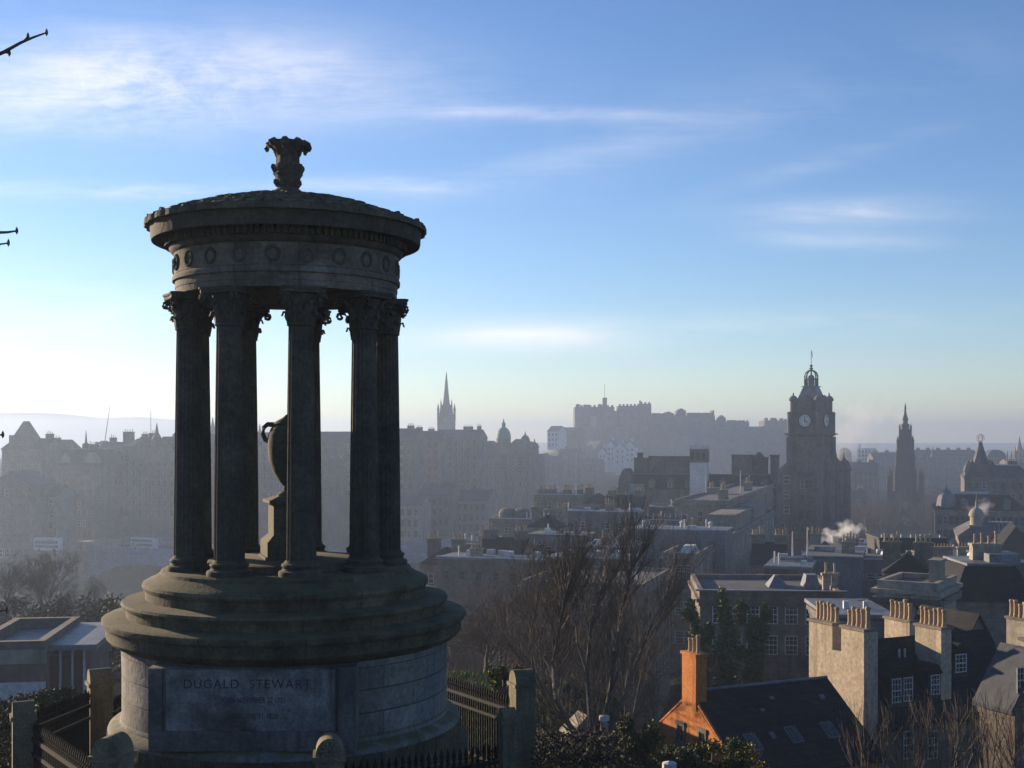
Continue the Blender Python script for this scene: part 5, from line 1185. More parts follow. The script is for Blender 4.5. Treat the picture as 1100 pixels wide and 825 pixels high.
part('cornice_band', MB().box(-.42, b.L + .42, -.42, b.D + .42, b.H - 1.5, b.H - .92), M['stone3'], b.t)
for q in (.1, .88): part('quoin_strip', MB().box(b.L * q, b.L * q + .5, -.12, .05, 0, b.H - 1.5), M['stone2'], b.t)
wins(b.t, b.L, b.D, 'R', [b.D * .35], [b.H - 3.4], .9, 2.6); part('drain_pipe', MB().tube([(b.L * .68, -.12, 0), (b.L * .68, -.12, b.H - 1.5)], .09, 6), M['black'], b.t)
chimney(b.t, b.L - .8, b.D * .5, b.H, b.H + 2.2, .9, 2.0, 2, 'pale', .2)
b = bld('white_flat_roof_house', 'house with a long pale flat roof behind the cream chimney gable', 893, 957, 664, 96, R(-3), 9, 70, 'stone3', 'flat', 'lead', parapet=0)
for q in (.35, .7): part('vent', MB().box(b.L * q, b.L * q + .4, 3, 3.4, b.H + .3, b.H + .9), M['frame'], b.t)

# ------------------------------------------------------------------ nearest houses, lower right
FX = Vector((math.cos(FORE), math.sin(FORE), 0))
def stack(label, pl, pm, pr, yl, ybot, Y, pots, slot=None, wall='harl', group='tall cream chimney gables'):
    """wall slab whose sunlit left face spans pl..pm and shaded end pm..pr"""
    c, s = math.cos(FORE), math.sin(FORE); Q = at(pm, yl, Y)
    tl, tr = (pl - CX) / F, (pr - CX) / F
    D = (tl * Q.y - Q.x) / (-s - tl * c); W = (tr * Q.y - Q.x) / (c - tr * s)
    base = zat(ybot, Y); H = Q.z - base
    t = thing('chimney_gable', label, 'chimney', (Q.x, Q.y, base), FORE, group)
    if slot:
        y0, y1, h = slot[0] * D, slot[1] * D, slot[2]
        mb = MB().box(0, W, 0, y0, -2, H).box(0, W, y1, D, -2, H).box(0, W, y0, y1, -2.001, H - h)
        caps = ((0, y0), (y1, D))
    else: mb = MB().box(0, W, 0, D, -2, H); caps = ((0, D),)
    part('wall', mb, M[wall], t)
    cp = MB()
    for a, b_ in caps: cp.box(-.1, W + .1, a - .1, b_ + .1, H, H + .16)
    part('coping', cp, M['stone2'], t)
    part('aerial', MB().tube([(W * .5, D * .12, H), (W * .5, D * .12, H + 1.9)], .018, 4).tube([(W * .5 - .5, D * .12, H + 1.8), (W * .5 + .5, D * .12, H + 1.8)], .012, 4).tube([(W * .5 - .2, D * .12 - .25, H + 1.8), (W * .5 - .2, D * .12 + .25, H + 1.8)], .01, 4).tube([(W * .5 + .2, D * .12 - .2, H + 1.8), (W * .5 + .2, D * .12 + .2, H + 1.8)], .01, 4), M['iron'], t)
    me = pot_mesh(1.1)
    for (f, i) in zip(pots, range(99)): link('chimney_pot', me, t, (W * .5, f * D, H + .15), i * 1.3, scale=(random.uniform(.78, 1), random.uniform(.78, 1), random.choice((.85, .98, 1.0, 1.05, 1.2))))
    return t, W, D, H
stack('tall sunlit cream gable with a slot between two rows of buff pots', 869, 928, 943, 679, 775, 74, (.05, .135, .22, .30, .37, .60, .68, .75, .82, .89, .95), (.40, .56, 1.5))
stack('smaller cream chimney with five pots behind the tall slotted gable', 950, 977, 984, 669, 705, 82, (.1, .28, .46, .64, .82))
stack('cream chimney with six pots and a shaded right end above the dormers', 983, 1011, 1022, 677, 742, 77.5, (.08, .25, .42, .59, .76, .92))
stack('short buff chimney with pots cut by the right edge of the picture', 1081, 1106, 1112, 668, 700, 84, (.12, .32, .52, .72, .9), wall='pale')
stack('unlit chimney of the house at the far right edge below the short buff one', 1096, 1108, 1115, 690, 730, 70, (.3, .7), wall='pale')
# orange house
def orange_house():
    c, s = math.cos(FORE), math.sin(FORE)
    Y = 62.0; P = at(741, 746, 66); ridge = P.z
    lfx = [at(x, 470, 62) for x in (0,)]
    t = thing('orange_house', 'orange harled house with a gable chimney and a long dark slate roof', 'house', (P.x, P.y, 74), FORE)
    H = ridge - 74; hw = 4.5; RISE = 3.25; e = H - RISE; L = 9.2
    wl_ = MB().extrude([(-hw, 0), (hw, 0), (hw, e), (0, H - .08), (-hw, e)], 0, L - .2, 'x'); w = part('wall', wl_, M['orange'], t)
    k = (H - e) / (hw - .0)
    rf = MB()
    for sg in (-1, 1):
        rf.extrude([(0, H + .02), (0, H + .17), (sg * (hw + .35), e - .35 * RISE / hw + .17), (sg * (hw + .35), e - .35 * RISE / hw + .02)], .12, L, 'x')
    r = part('roof', rf, M['slate'], t)
    part('ridge_cap', MB().tube([(.9, 0, H + .16), (L, 0, H + .16)], .1, 6), M['lead'], r)
    part('gable_coping', MB().tube([(.06, -hw - .2, e - .1), (.06, 0, H + .1)], .09, 5).tube([(.06, 0, H + .1), (.06, hw + .2, e - .1)], .09, 5), M['orange'], r)
    ch = part('chimney', MB().box(-.06, .62, -.66, .66, H - .75, H + 2.1).box(-.14, .70, -.74, .74, H + 2.1, H + 2.24), M['orange'], t)
    for i, (y, sc) in enumerate(((.38, .85), (.0, .9), (-.38, 1.15))): link('chimney_pot', pot_mesh(1.0), ch, (.28, y, H + 2.23), i, scale=(.75, .75, sc * .85))
    wm_ = window_mesh(.6, .95, 'dark')
    for y, z in ((.85, H - 2.25), (-1.2, H - 2.2), (-1.6, H - 5.4), (1.7, H - 5.4)): 
        q = link('window', wm_, t, (-.0, y, z), -PI / 2, scale=(.85, .6, .95))
        link('sill', MB().box(-.5, .5, -.2, .05, -.72, -.62).mesh('sill', M['stone']), q)
    sl = math.atan2(RISE, hw)
    for (x, d_, w_, l_) in ((6.9, 3.0, .75, 1.1), (7.9, 1.15, .3, .3), (4.5, 3.0, .72, 1.1), (3.2, 2.9, .28, .45), (1.8, 3.1, .72, 1.1), (4.7, .9, .25, .2), (3.6, 1.5, .25, .2)):
        y = -d_; z = H + .17 - d_ * RISE / hw
        sk = MB().box(-w_ / 2, w_ / 2, -l_ / 2, l_ / 2, 0, .09, 0).box(-w_ / 2 + .07, w_ / 2 - .07, -l_ / 2 + .07, l_ / 2 - .07, .09, .10, 1)
        if w_ > .6:
            for q in (-.12, .12): sk.box(q - .015, q + .015, -l_ / 2, l_ / 2, .10, .115, 0)
        o = link('skylight' if w_ > .6 else 'roof_vent', sk.mesh('skylight', [M['lead'], M['lead'] if w_ < .6 else M['glass']]), r, (x, y, z)); o.rotation_euler = (sl, 0, 0)
    part('gutter', MB().tube([(0, -hw - .42, e - .5), (L, -hw - .42, e - .5)], .08, 6), M['lead'], t)
orange_house()
# dormered house behind
def dormer_house():
    Q = at(928, 470, 74); c, sn = math.cos(FORE), math.sin(FORE); base = 70.0
    t = thing('dormered_house', 'dark slate house with white framed dormers between the cream chimney gables', 'house', (Q.x, Q.y, base), FORE)
    L = 13.5; D = 7.5; e = zat(778, 75) - base; rzz = zat(693, 78) - base; x0 = .98
    part('wall', MB().box(x0, L, 0, D, -2, e), M['stone2'], t)
    part('gable', MB().extrude([(0.02, e), (D - .02, e), (D / 2, rzz - .1)], x0 + .02, L - .02, 'x'), M['stone2'], t)
    r = MB(); k = (rzz - e) / (D / 2)
    for pl_ in ([(-.3, e - .3 * k), (-.3, e - .3 * k + .2), (D / 2, rzz + .2), (D / 2, rzz)], [(D + .3, e - .3 * k), (D + .3, e - .3 * k + .2), (D / 2, rzz + .2), (D / 2, rzz)]): r.extrude(pl_, x0, L + .2, 'x')
    r = part('roof', r, M['slate'], t)
    def X(px, y=0):
        tt = (px - CX) / F; ox, oy = Q.x - sn * y, Q.y + c * y; return (tt * oy - ox) / (c - tt * sn)
    def Z(px, py, y): x = X(px, y); return zat(py, Q.y + sn * x + c * y) - base
    def dorm(p0, p1, py0, py1, y, panes=1):
        xa, xb = X(p0, y), X(p1, y); z1, z0 = Z(p0, py0, y), Z(p0, py1, y); w = xb - xa; x = (xa + xb) / 2
        d_ = part('dormer', MB().box(xa, xb, y, y + 2.6, z0 - .25, z1), M['slateblue'], t)
        part('dormer_roof', MB().extrude([(xa - .15, z1), (xb + .15, z1), (x + w * .15, z1 + .6), (x - w * .15, z1 + .6)], y - .12, y + 2.9), M['slate'], d_)
        for i in range(panes): link('window', window_mesh(w / panes * .80, (z1 - z0) * .9, 'white_bars'), d_, (xa + (i + .5) * w / panes, y - .03, (z0 + z1) / 2))
    dorm(956, 981, 728, 757, .55, 2); dorm(998, 1010, 724, 748, .75); dorm(1024, 1039, 702, 724, 1.6)
    for px in (975, 1001, 1062): link('window', window_mesh(.8, 1.7, 'white_bars'), t, (X(px), -.03, Z(px, 800, 0)))
    part('downpipe', MB().tube([(X(1056), 1.0, e + 1.0 * k + .25), (X(1062), -.3, e)], .06, 5), M['lead'], t)
    for px, py in ((972, 700), (966, 712)): part('roof_vent', MB().tube([(X(px, 2.8), 2.8, e + 2.8 * k), (X(px, 2.8), 2.8, e + 2.8 * k + .7)], .07, 6), M['frame'], t)
dormer_house()
b = bld('end_house', 'dim stone house with a sloping gable cut by the lower right corner', 1090, 1140, 756, 67, FORE, 2.5, 72, 'stone2', 'gable_y', 'slateblue', 2.6)
wins(b.t, b.L, b.D, 'F', [lx(b, 1097)], [lz(b, 757, 61)], .7, 1.4, 'white_bars')
b = bld('low_gable_house', 'small dark gabled roof behind the dormered house', 1036, 1066, 694, 96, FORE, 6, 70, 'stone2', 'gable_y', 'slate', 2.2)
# modern building, far left
def modern():
    b = bld('modern_flat_building', 'low modern building with a flat roof deck and a glazed corner, lower left', -30, 47, 704, 66, R(8), 9, 82, 'stone3', 'flat', 'lead', parapet=.7, over=.05, cornice=False)
    part('white_wall', MB().box(-.06, b.L + .1, -.1, .05, -2, b.H - 1.5), M['white'], b.t)
    part('eaves_beam', MB().box(-.1, b.L + .12, -.16, .1, b.H - .5, b.H + .25), M['pale'], b.t)
    for i in range(3): part('window', MB().box(b.L * .55 + i * .9 - .35, b.L * .55 + i * .9 + .35, -.14, -.1, b.H - 4.4, b.H - 2.9), M['glass'], b.t)
    c = bld('glazed_pavilion', 'modern glazed pavilion with a thin overhanging flat roof, left of the drum', 49, 92, 697, 68, R(8), 7, 82, 'stone3', 'flat', 'lead', parapet=0, over=.6, cornice=False)
    for i in range(3): 
        x = b.L * 0; xx = c.L * (.1 + .3 * i); part('window_pane', MB().box(xx, xx + c.L * .26, -.08, .04, c.H - 2.8, c.H - .4), M['glass'], c.t)
    for q in (.38, .68, .97): part('mullion', MB().box(c.L * q - .05, c.L * q + .05, -.14, .05, c.H - 3, c.H - .1), M['frame'], c.t)
    part('white_wall', MB().box(-.04, c.L * .45, -.1, .03, 0, c.H - 3), M['white'], c.t)
modern()

# ------------------------------------------------------------------ bare trees
def bare_mesh(seed, stems=1, h=10.0, spread_=0.55, levels=5, kids=(3, 5), r0=0.16, up=0.35, twig=.012):
    rnd = random.Random(seed); trunk, crown = MB(), MB()
    def grow(p, d, ln, r, lv):
        n = 4 if lv < 2 else 3; pts = [p.copy()]; q = p.copy(); dd = d.copy()
        for i in range(n):
            dd = (dd + Vector((rnd.gauss(0, .13), rnd.gauss(0, .13), rnd.gauss(0.02, .08) + up * .10))).normalized()
            q = q + dd * ln / n; pts.append(q.copy())
        r1 = max(r * .55, twig)
        (trunk if lv < 2 else crown).tube(pts, [r + (r1 - r) * i / n for i in range(n + 1)], 6 if lv == 0 else 4 if lv < 2 else 3, cap=False)
        if lv >= levels: return
        for k in range(rnd.randint(*kids)):
            t = rnd.uniform(.35 if lv == 0 else .2, 1.0); i = min(int(t * n), n - 1); b = pts[i].lerp(pts[i + 1], t * n - i)
            a = rnd.uniform(0, 2 * PI); side = Vector((math.cos(a), math.sin(a), 0)); side = (side - dd * side.dot(dd)).normalized()
            nd = (dd * rnd.uniform(.65, 1.0) + side * spread_ * rnd.uniform(.6, 1.3) + Vector((0, 0, up * .5))).normalized()
            grow(b, nd, ln * rnd.uniform(.5, .78), max(r1 * rnd.uniform(.55, .85), twig), lv + 1)
        grow(pts[-1], (dd + Vector((rnd.gauss(0, .15), rnd.gauss(0, .15), .1))).normalized(), ln * .62, r1 * .9, lv + 1)
    for s_ in range(stems):
        a = rnd.uniform(0, 2 * PI); sp = 0 if stems == 1 else .38
        grow(Vector((rnd.gauss(0, .12), rnd.gauss(0, .12), -.4)), Vector((sp * math.cos(a), sp * math.sin(a), 1)).normalized(), h * .38, r0, 0)
    return trunk.mesh('trunk', M['bark']), crown
TREES, HT = {}, {}
def tree_kind(k, *a, m='twig', **kw):
    tr, cr = bare_mesh(*a, **kw); TREES[k] = (tr, cr.mesh('crown', M[m])); HT[k] = max(v[2] for v in cr.v) * .97
tree_kind('tall', 11, stems=4, h=13, spread_=.38, levels=5, kids=(2, 4), r0=.15, up=.55, twig=.010)
tree_kind('tall_b', 23, stems=3, h=12, spread_=.45, levels=5, kids=(2, 4), r0=.15, up=.5, twig=.010)
def upright_mesh(seed, paths, twig=.0065, dens=1.0):
    """limbs follow given paths; side shoots leave at narrow angles and curve up"""
    rnd = random.Random(seed); trunk, crown = MB(), MB()
    def shoot(p, d, ln, r0, lv):
        n = 4; pts = [p.copy()]; q = p.copy(); dd = d.copy()
        for i in range(n):
            dd = (dd + Vector((rnd.gauss(0, .07), rnd.gauss(0, .07), .10))).normalized(); q = q + dd * ln / n; pts.append(q.copy())
        crown.tube(pts, [max(twig * .8, r0 * (1 - .75 * i / n)) for i in range(n + 1)], 4 if lv == 0 else 3, cap=False)
        if lv >= 3: return
        for k in range(int((5, 4, 3)[lv] * dens + rnd.random())):
            t = rnd.uniform(.15, .95); i = min(int(t * n), n - 1); b = pts[i].lerp(pts[i + 1], t * n - i)
            a = rnd.uniform(0, 2 * PI); nd = (dd + Vector((math.cos(a), math.sin(a), 0)) * rnd.uniform(.35, .75)).normalized()
            shoot(b, nd, ln * rnd.uniform(.35, .62), max(twig, r0 * .45), lv + 1)
    for path, r0, r1 in paths:
        P = [Vector(p) for p in path]; n = len(P) - 1
        trunk.tube(P, [r0 + (r1 - r0) * (i / n) ** .8 for i in range(n + 1)], 7, cap=False)
        for i in range(n):
            for k in range(int((1 + i * 1.6) * dens + .5)):
                t = rnd.random(); b = P[i].lerp(P[i + 1], t); d = (P[i + 1] - P[i]).normalized(); a = rnd.uniform(0, 2 * PI)
                shoot(b, (d + Vector((math.cos(a), math.sin(a), 0)) * rnd.uniform(.3, .6)).normalized(), rnd.uniform(1.6, 3.2) * (1.1 - .35 * i / n), r1 * 1.1, 0)
        shoot(P[-1], (P[-1] - P[-2]).normalized(), 1.8, r1, 0)
    return trunk.mesh('trunk', M['bark']), crown
def upright_tree(label, px, Y, ybase, stems, seed, dens=1.0):
    o = at(px, ybase, Y); paths = []
    rnd = random.Random(seed)
    for pts, r0, r1 in stems:
        paths.append(([at(x, y, Y + (i * rnd.uniform(-.35, .35))) - o for i, (x, y) in enumerate(pts)], r0, r1))
    tr, cr = upright_mesh(seed, paths, dens=dens)
    t = thing('bare_tree', label, 'tree', tuple(o), 0, G1); link('trunk', tr, t); part('crown', cr, M['twig'], t)
G1 = 'bare trees on the slope right of the temple'
upright_tree('tallest bare tree, its stems forking from the slope beside the sunlit post', 640, 50, 838,
    [([(652, 838), (632, 800), (612, 780), (597, 752), (594, 715), (600, 680), (606, 648), (612, 622)], .17, .035), ([(640, 826), (634, 770), (630, 720), (634, 680), (642, 645), (650, 615)], .14, .03),
     ([(646, 832), (648, 780), (656, 740), (660, 700), (668, 660), (676, 622), (680, 602)], .15, .03), ([(652, 800), (668, 752), (684, 710), (700, 672), (715, 640)], .09, .022), ([(612, 780), (586, 750), (572, 715), (570, 680), (576, 652)], .08, .022), ([(630, 720), (620, 690), (618, 660), (622, 630)], .06, .02)], 91, 1.0)
tree_kind('round', 5, stems=2, h=11, spread_=.75, levels=5, kids=(3, 4), r0=.2, up=.25, twig=.009, m='twigred')
tree_kind('round_b', 17, stems=2, h=11, spread_=.8, levels=5, kids=(3, 4), r0=.2, up=.2, twig=.009, m='twigred')
tree_kind('whips', 31, stems=6, h=4.2, spread_=.42, levels=2, kids=(3, 5), r0=.035, up=.6, twig=.007)
tree_kind('whips_b', 37, stems=6, h=4.0, spread_=.45, levels=2, kids=(3, 5), r0=.035, up=.55, twig=.007)
def tree(kind, name, label, cat, px, pybase, Y, sc, group=None, rz=0, z=None, sz=None):
    x = (px - CX) / F * Y; g = zat(pybase, Y) if z is None else z
    t = thing(name, label, cat, (x, Y, g), rz, group)
    for n, me in zip(('trunk', 'crown'), TREES[kind]): link(n, me, t, scale=(sc, sc, sc * (sz or 1)))
    return t
G1 = 'bare trees on the slope right of the temple'
def slope_tree(kind, label, px, Y, ytop, sc, rz, hh, ybase=None):
    g = ground((px - CX) / F * Y, Y) if ybase is None else zat(ybase, Y)
    sz = (zat(ytop, Y) - g) / HT[kind] / sc
    return tree(kind, 'bare_tree', label, 'tree', px, 0, Y, sc, G1, rz, g, sz)
upright_tree('bare tree with thin upright stems close right of the sunlit fence post', 592, 58, 812,
    [([(592, 812), (588, 770), (582, 730), (580, 690), (584, 655)], .10, .025), ([(592, 800), (600, 750), (606, 710), (604, 670)], .08, .022)], 92, 1.0)
upright_tree('slender bare tree leaning right in front of the pilastered block', 668, 57, 815,
    [([(668, 815), (680, 770), (688, 730), (700, 690), (712, 655)], .09, .022), ([(670, 800), (672, 760), (668, 720), (672, 690)], .07, .02)], 93, 1.0)
slope_tree('round', 'russet bare tree directly right of the drum cornice, over the patch of grass', 520, 82, 628, .95, .3, 9.6)
slope_tree('round_b', 'russet bare tree behind the railings, second from the drum', 556, 92, 604, 1.05, 1.2, 9.6)
slope_tree('round', 'broad russet bare tree behind the tallest bare tree', 612, 98, 600, 1.15, 2.6, 9.6)
slope_tree('round_b', 'russet bare tree low in front of the columned block', 668, 96, 640, .95, 5.0, 9.6)
slope_tree('round_b', 'small russet bare tree at the foot of the ivy clad trunks', 722, 92, 690, .8, 3.3, 9.6)
slope_tree('round_b', 'bare tree deep behind the second russet tree, under the long dark roof', 540, 122, 606, 1.2, 1.9, 9.6)
slope_tree('round', 'bare tree deep behind the tallest bare tree, under the pilastered block', 640, 118, 612, 1.2, .9, 9.6)
slope_tree('round', 'bare tree low on the slope between the sunlit post and the tallest bare tree', 585, 76, 660, .8, 3.4, 9.6)
slope_tree('round', 'reddish bare tree touching the right edge of the temple drum', 494, 105, 640, 1.0, 4.4, 9.6)
G2 = 'bare trees at the left edge of the valley'
for (k, lab, px, Y, yt, sc, rz) in (('round', 'wide bare tree left of the valley, its crooked trunk in front of the hazy houses', 44, 150, 585, 1.05, .5), ('round_b', 'bare tree cut by the left edge of the picture above the modern building', 2, 135, 592, .95, 2.5), ('round_b', 'small bare tree at the edge of the valley below the blue bridge', 92, 160, 618, .7, 3.9)):
    g = zat(668, Y); t = tree(k, 'bare_tree', lab, 'tree', px, 0, Y, sc, G2, rz, g, (zat(yt, Y) - g) / HT[k] / sc)
G3 = 'hazy bare trees of the gardens round the gothic monument'
for i, (k, px, Y, yt, lab) in enumerate((('round', 915, 560, 538, 'hazy brown tree just right of the hotel'), ('round_b', 936, 540, 532, 'hazy brown tree midway between hotel and gothic monument'), ('round', 952, 600, 524, 'hazy brown tree close left of the gothic monument'), ('round_b', 1000, 600, 520, 'hazy brown tree close right of the gothic monument'), ('round', 1014, 520, 526, 'hazy brown tree left of the lead dome'), ('round_b', 925, 640, 520, 'hazy tree farthest back, left of the gothic monument'))):
    g = zat(590, Y); tree(k, 'garden_tree', lab, 'tree', px, 0, Y, 2.2, G3, i, g, (zat(yt, Y) - g) / HT[k] / 2.2)
G4 = 'bare whippy saplings along the bottom right'
for i, (k, px, Y, yt, sc, lab) in enumerate((('whips', 935, 38, 752, .72, 'clump of thin bare saplings in front of the dark slate roof edge'), ('whips_b', 975, 40, 742, .78, 'tall thin saplings below the paired dormer window'), ('whips', 1018, 37, 738, .8, 'tallest bare saplings, in front of the middle dormer'), ('whips_b', 1062, 39, 735, .8, 'bare saplings in front of the downpipe on the slate roof'), ('whips', 1096, 36, 748, .75, 'bare saplings cut by the right edge of the picture'), ('whips_b', 805, 44, 790, .5, 'pale low bare shrub in front of the orange house roof'))):
    g = zat(850, Y); tree(k, 'bare_sapling', lab, 'sapling', px, 0, Y, sc, G4, i * 1.7, g, (zat(yt, Y) - g) / HT[k] / sc)
# near tree at the left: only its twig ends reach into the picture
def near_tree():
    t = thing('near_tree', 'bare tree beside the camera, only its dark budded twig ends at the left edge', 'tree', (-3.3, 4.4, 98.0))
    o = Vector((-3.3, 4.4, 98.0)); tr = MB().tube([(0, 0, -.3), (.05, 0, 1.2), (.0, .05, 2.6), (-.1, 0, 4.2)], [.13, .11, .09, .05], 8); part('trunk', tr, M['bark'], t, True)
    cr = MB()
    def tw(path, r0, r1=.004):
        pts = [at(*p) - o for p in path]; n = len(pts); cr.tube(pts, [r0 + (r1 - r0) * i / (n - 1) for i in range(n)], 6)
        for p in pts[-1:]: 
            b = len(cr.v); cr.lathe([(0, -.014), (.006, -.004), (.005, .006), (0, .016)], 6, p.x, p.y); 
            for j in range(b, len(cr.v)): cr.v[j] = (cr.v[j][0], cr.v[j][1], cr.v[j][2] + p.z)
    for s0 in (((-440, 300, 4.4), (-260, 190, 4.4), (-120, 110, 4.4), (-30, 70, 4.4), (4, 56, 4.4), (22, 46, 4.4), (36, 40, 4.4), (50, 35, 4.4)), ((4, 56, 4.4), (10, 57, 4.41)), ((26, 44, 4.4), (30, 39, 4.4)),
               ((-420, 420, 4.4), (-200, 320, 4.4), (-60, 262, 4.4), (-10, 250, 4.4), (8, 249.5, 4.4), (18, 248, 4.4)), ((-60, 262, 4.4), (-10, 264, 4.4), (9, 261, 4.4)),
               ((-400, 560, 4.4), (-160, 500, 4.4), (-30, 468, 4.4), (3, 467, 4.4)), ((-420, 640, 4.4), (-200, 690, 4.4), (-40, 664, 4.4), (7, 655, 4.4))):
        tw(s0, .011 if s0[0][0] < -300 else .0045, .0028)
    part('crown', cr, M['twig'], t, True)
near_tree()

# ------------------------------------------------------------------ leafy shrubs and ivy
def leafy(seed, blobs, n, size, mats=('leaf',), weights=None, up=0.0):
    """many small leaf sprays scattered through uneven clumps; returns crown mesh"""
    rnd = random.Random(seed); mb = MB()
    for _ in range(n):
        c, r = rnd.choice(blobs); 
        d = Vector((rnd.gauss(0, 1), rnd.gauss(0, 1), rnd.gauss(0, 1))).normalized() * (rnd.random() ** .45)
        p = Vector(c) + Vector((d.x * r[0], d.y * r[1], d.z * r[2]))
        a = Vector((rnd.gauss(0, 1), rnd.gauss(0, 1), rnd.gauss(up, .8))).normalized(); b = a.cross(Vector((rnd.gauss(0, 1), rnd.gauss(0, 1), rnd.gauss(0, 1)))).normalized()
        s = size * rnd.uniform(.6, 1.5); mi = rnd.choices(range(len(mats)), weights)[0] if weights else 0
        mb.quadpts([p - b * s * .3, p + a * s * .5 - b * s * .45, p + a * s * 1.3, p + a * s * .5 + b * s * .45], mi)
    return mb.mesh('foliage', [M[m] for m in mats])
def shrub(name, label, px, py, Y, blobs, n, size, mats, weights=None, cat='shrub', group=None, seed=1):
    x = (px - CX) / F * Y; z = zat(py, Y)
    t = thing(name, label, cat, (x, Y, z), 0, group)
    link('crown', leafy(seed, blobs, n, size, mats, weights), t)
    st = MB(); rnd = random.Random(seed)
    for c, r in blobs:
        st.tube([(rnd.gauss(0, .1), rnd.gauss(0, .1), -1.2), (c[0] * .5, c[1] * .5, c[2] * .5 - .2), (c[0], c[1], c[2])], [.06, .04, .02], 5)
    part('stem', st, M['bark'], t)
    return t
def blobset(seed, w, h, k, r):
    rnd = random.Random(seed); return [((rnd.uniform(-w, w), rnd.uniform(-w * .5, w * .5), rnd.uniform(.1, h)), (r * rnd.uniform(.6, 1.2), r * rnd.uniform(.6, 1.2), r * rnd.uniform(.5, 1.1))) for _ in range(k)]
GS = 'evergreen and gorse shrubs at the bottom of the slope'
shrub('evergreen_bush', 'dark olive bush left of the orange gable', 680, 838, 40, blobset(2, .7, 1.75, 16, .40), 5200, .075, ('leaf', 'rust'), (5, 2), group=GS, seed=2)
shrub('evergreen_bush', 'russet tinted bush at the bottom centre right of the bare tree stems', 655, 838, 42, blobset(3, .8, 1.6, 14, .42), 4200, .075, ('rust', 'leaf'), (2, 3), group=GS, seed=3)
shrub('gorse_bush', 'gorse bush with yellow flowers under the orange gable', 765, 838, 38, blobset(4, .85, 1.2, 16, .34), 5200, .06, ('gorse', 'flower'), (12, 1), group=GS, seed=4)
shrub('gorse_bush', 'smaller gorse bush with the brightest yellow flowers, right of the orange gable', 800, 838, 39, blobset(5, .5, 1.0, 10, .3), 3000, .06, ('gorse', 'flower'), (7, 2), group=GS, seed=5)
shrub('gorse_bush', 'low green bush at the bottom edge between the bushes and the gorse', 728, 842, 37, blobset(6, .6, .9, 10, .34), 3000, .06, ('gorse', 'leaf'), (2, 2), group=GS, seed=6)
GL = 'shrubs behind the left railings'
shrub('evergreen_bush', 'spiky green shrub right behind the left railing run', 70, 772, 33, blobset(8, .75, .75, 12, .3), 3600, .07, ('leaf', 'gorse'), (3, 2), group=GL, seed=8)
shrub('evergreen_bush', 'russet shrub left of the leftmost post, below the modern building', 18, 776, 34, blobset(9, .7, .75, 12, .28), 3000, .07, ('rust', 'leaf', 'gorse'), (2, 2, 1), group=GL, seed=9)
shrub('evergreen_bush', 'low green shrub at the left edge of the picture below the russet one', -5, 815, 28, blobset(10, .6, .8, 10, .28), 2400, .06, ('leaf', 'gorse'), (3, 1), group=GL, seed=10)
shrub('gorse_bush', 'yellowish gorse on the grass beside the right railings', 542, 738, 36, blobset(11, .45, .55, 8, .2), 2000, .045, ('gorse', 'flower'), (9, 1), group='gorse near the right railings', seed=11)
GH = 'dark bushes along the edge of the hill above the valley'
for i, (px, py, Y, w, h, lab) in enumerate(((60, 690, 112, 4.5, 3.5, 'dark bush mass right of the crooked bare tree'), (100, 690, 105, 4.0, 3.2, 'dark bush under the right end of the modern pavilion skyline'), (132, 694, 100, 3.2, 3.6, 'dark bush touching the left edge of the drum cornice'), (22, 684, 118, 4.0, 3.4, 'dark bush at the foot of the left bare trees'), (110, 720, 90, 4.0, 2.6, 'dark bush between the pavilion and the drum'))):
    shrub('hillside_bush', lab, px, py, Y, blobset(20 + i, w, h, 18, 1.2), 3600, .22, ('leaf', 'rust', 'twig'), (3, 2, 3), group=GH, seed=20 + i)
# ivy clad trunks
for i, (px, Y, ytop, w, lab) in enumerate(((783, 96, 636, 1.15, 'ivy clad tree trunk, tallest and in the middle of three'), (760, 97, 648, .85, 'ivy clad trunk, left and leaning slightly left'), (805, 95, 654, .75, 'ivy clad trunk, right of three, beside the sash window block'))):
    x = (px - CX) / F * Y; z0 = zat(745, Y); h = zat(ytop, Y) - z0
    t = thing('ivy_tree', lab, 'tree', (x, Y, z0), 0, 'ivy clad trunks')
    ln = (-.06, -.22, .25)[i]
    tr = MB().tube([(0, 0, -4), (ln * h * .3, 0, h * .4), (ln * h * .8, .1, h * .98)], [.35, .25, .06], 7)
    rnd = random.Random(70 + i)
    bl = []
    for k in range(22):
        f = k / 21; bl.append(((ln * h * .8 * f + rnd.uniform(-.45, .45) * w * (1.4 - f), rnd.uniform(-.3, .3), h * f * .97), (w * (1.05 - .75 * f) * rnd.uniform(.6, 1.25), w * .7 * (1.1 - .6 * f), .55)))
    for k in range(5):
        f = rnd.uniform(.3, .85); sx = rnd.choice((-1, 1)); bl.append(((ln * h * .8 * f + sx * w * rnd.uniform(.7, 1.2), 0, h * f + .5), (.35, .3, .6)))
        tr.tube([(ln * h * .8 * f, 0, h * f - .3), (ln * h * .8 * f + sx * w, 0, h * f + .9)], [.08, .03], 4)
    part('trunk', tr, M['bark'], t); link('crown', leafy(70 + i, bl, 6500, .19, ('ivy', 'leaf'), (5, 1), .5), t)
# rooftop hedges
for (px, py, Y, hw, lab) in ((548, 583, 206, 3.0, 'rooftop hedge on the left terrace by the station roof'), (710, 558, 241, 3.6, 'rooftop hedge behind the pale railing posts in the middle of the roofs')):
    x = (px - CX) / F * Y; t = thing('roof_hedge', lab, 'hedge', (x, Y + 2, zat(py + 2, Y)), 0, 'rooftop hedges')
    link('foliage', leafy(int(px), [((q * hw / 4, random.uniform(-.5, .5), random.uniform(.1, .7)), (.8, .7, .55)) for q in range(-4, 5)], 2600, .16, ('gorse', 'leaf', 'rust'), (4, 2, 1)), t)
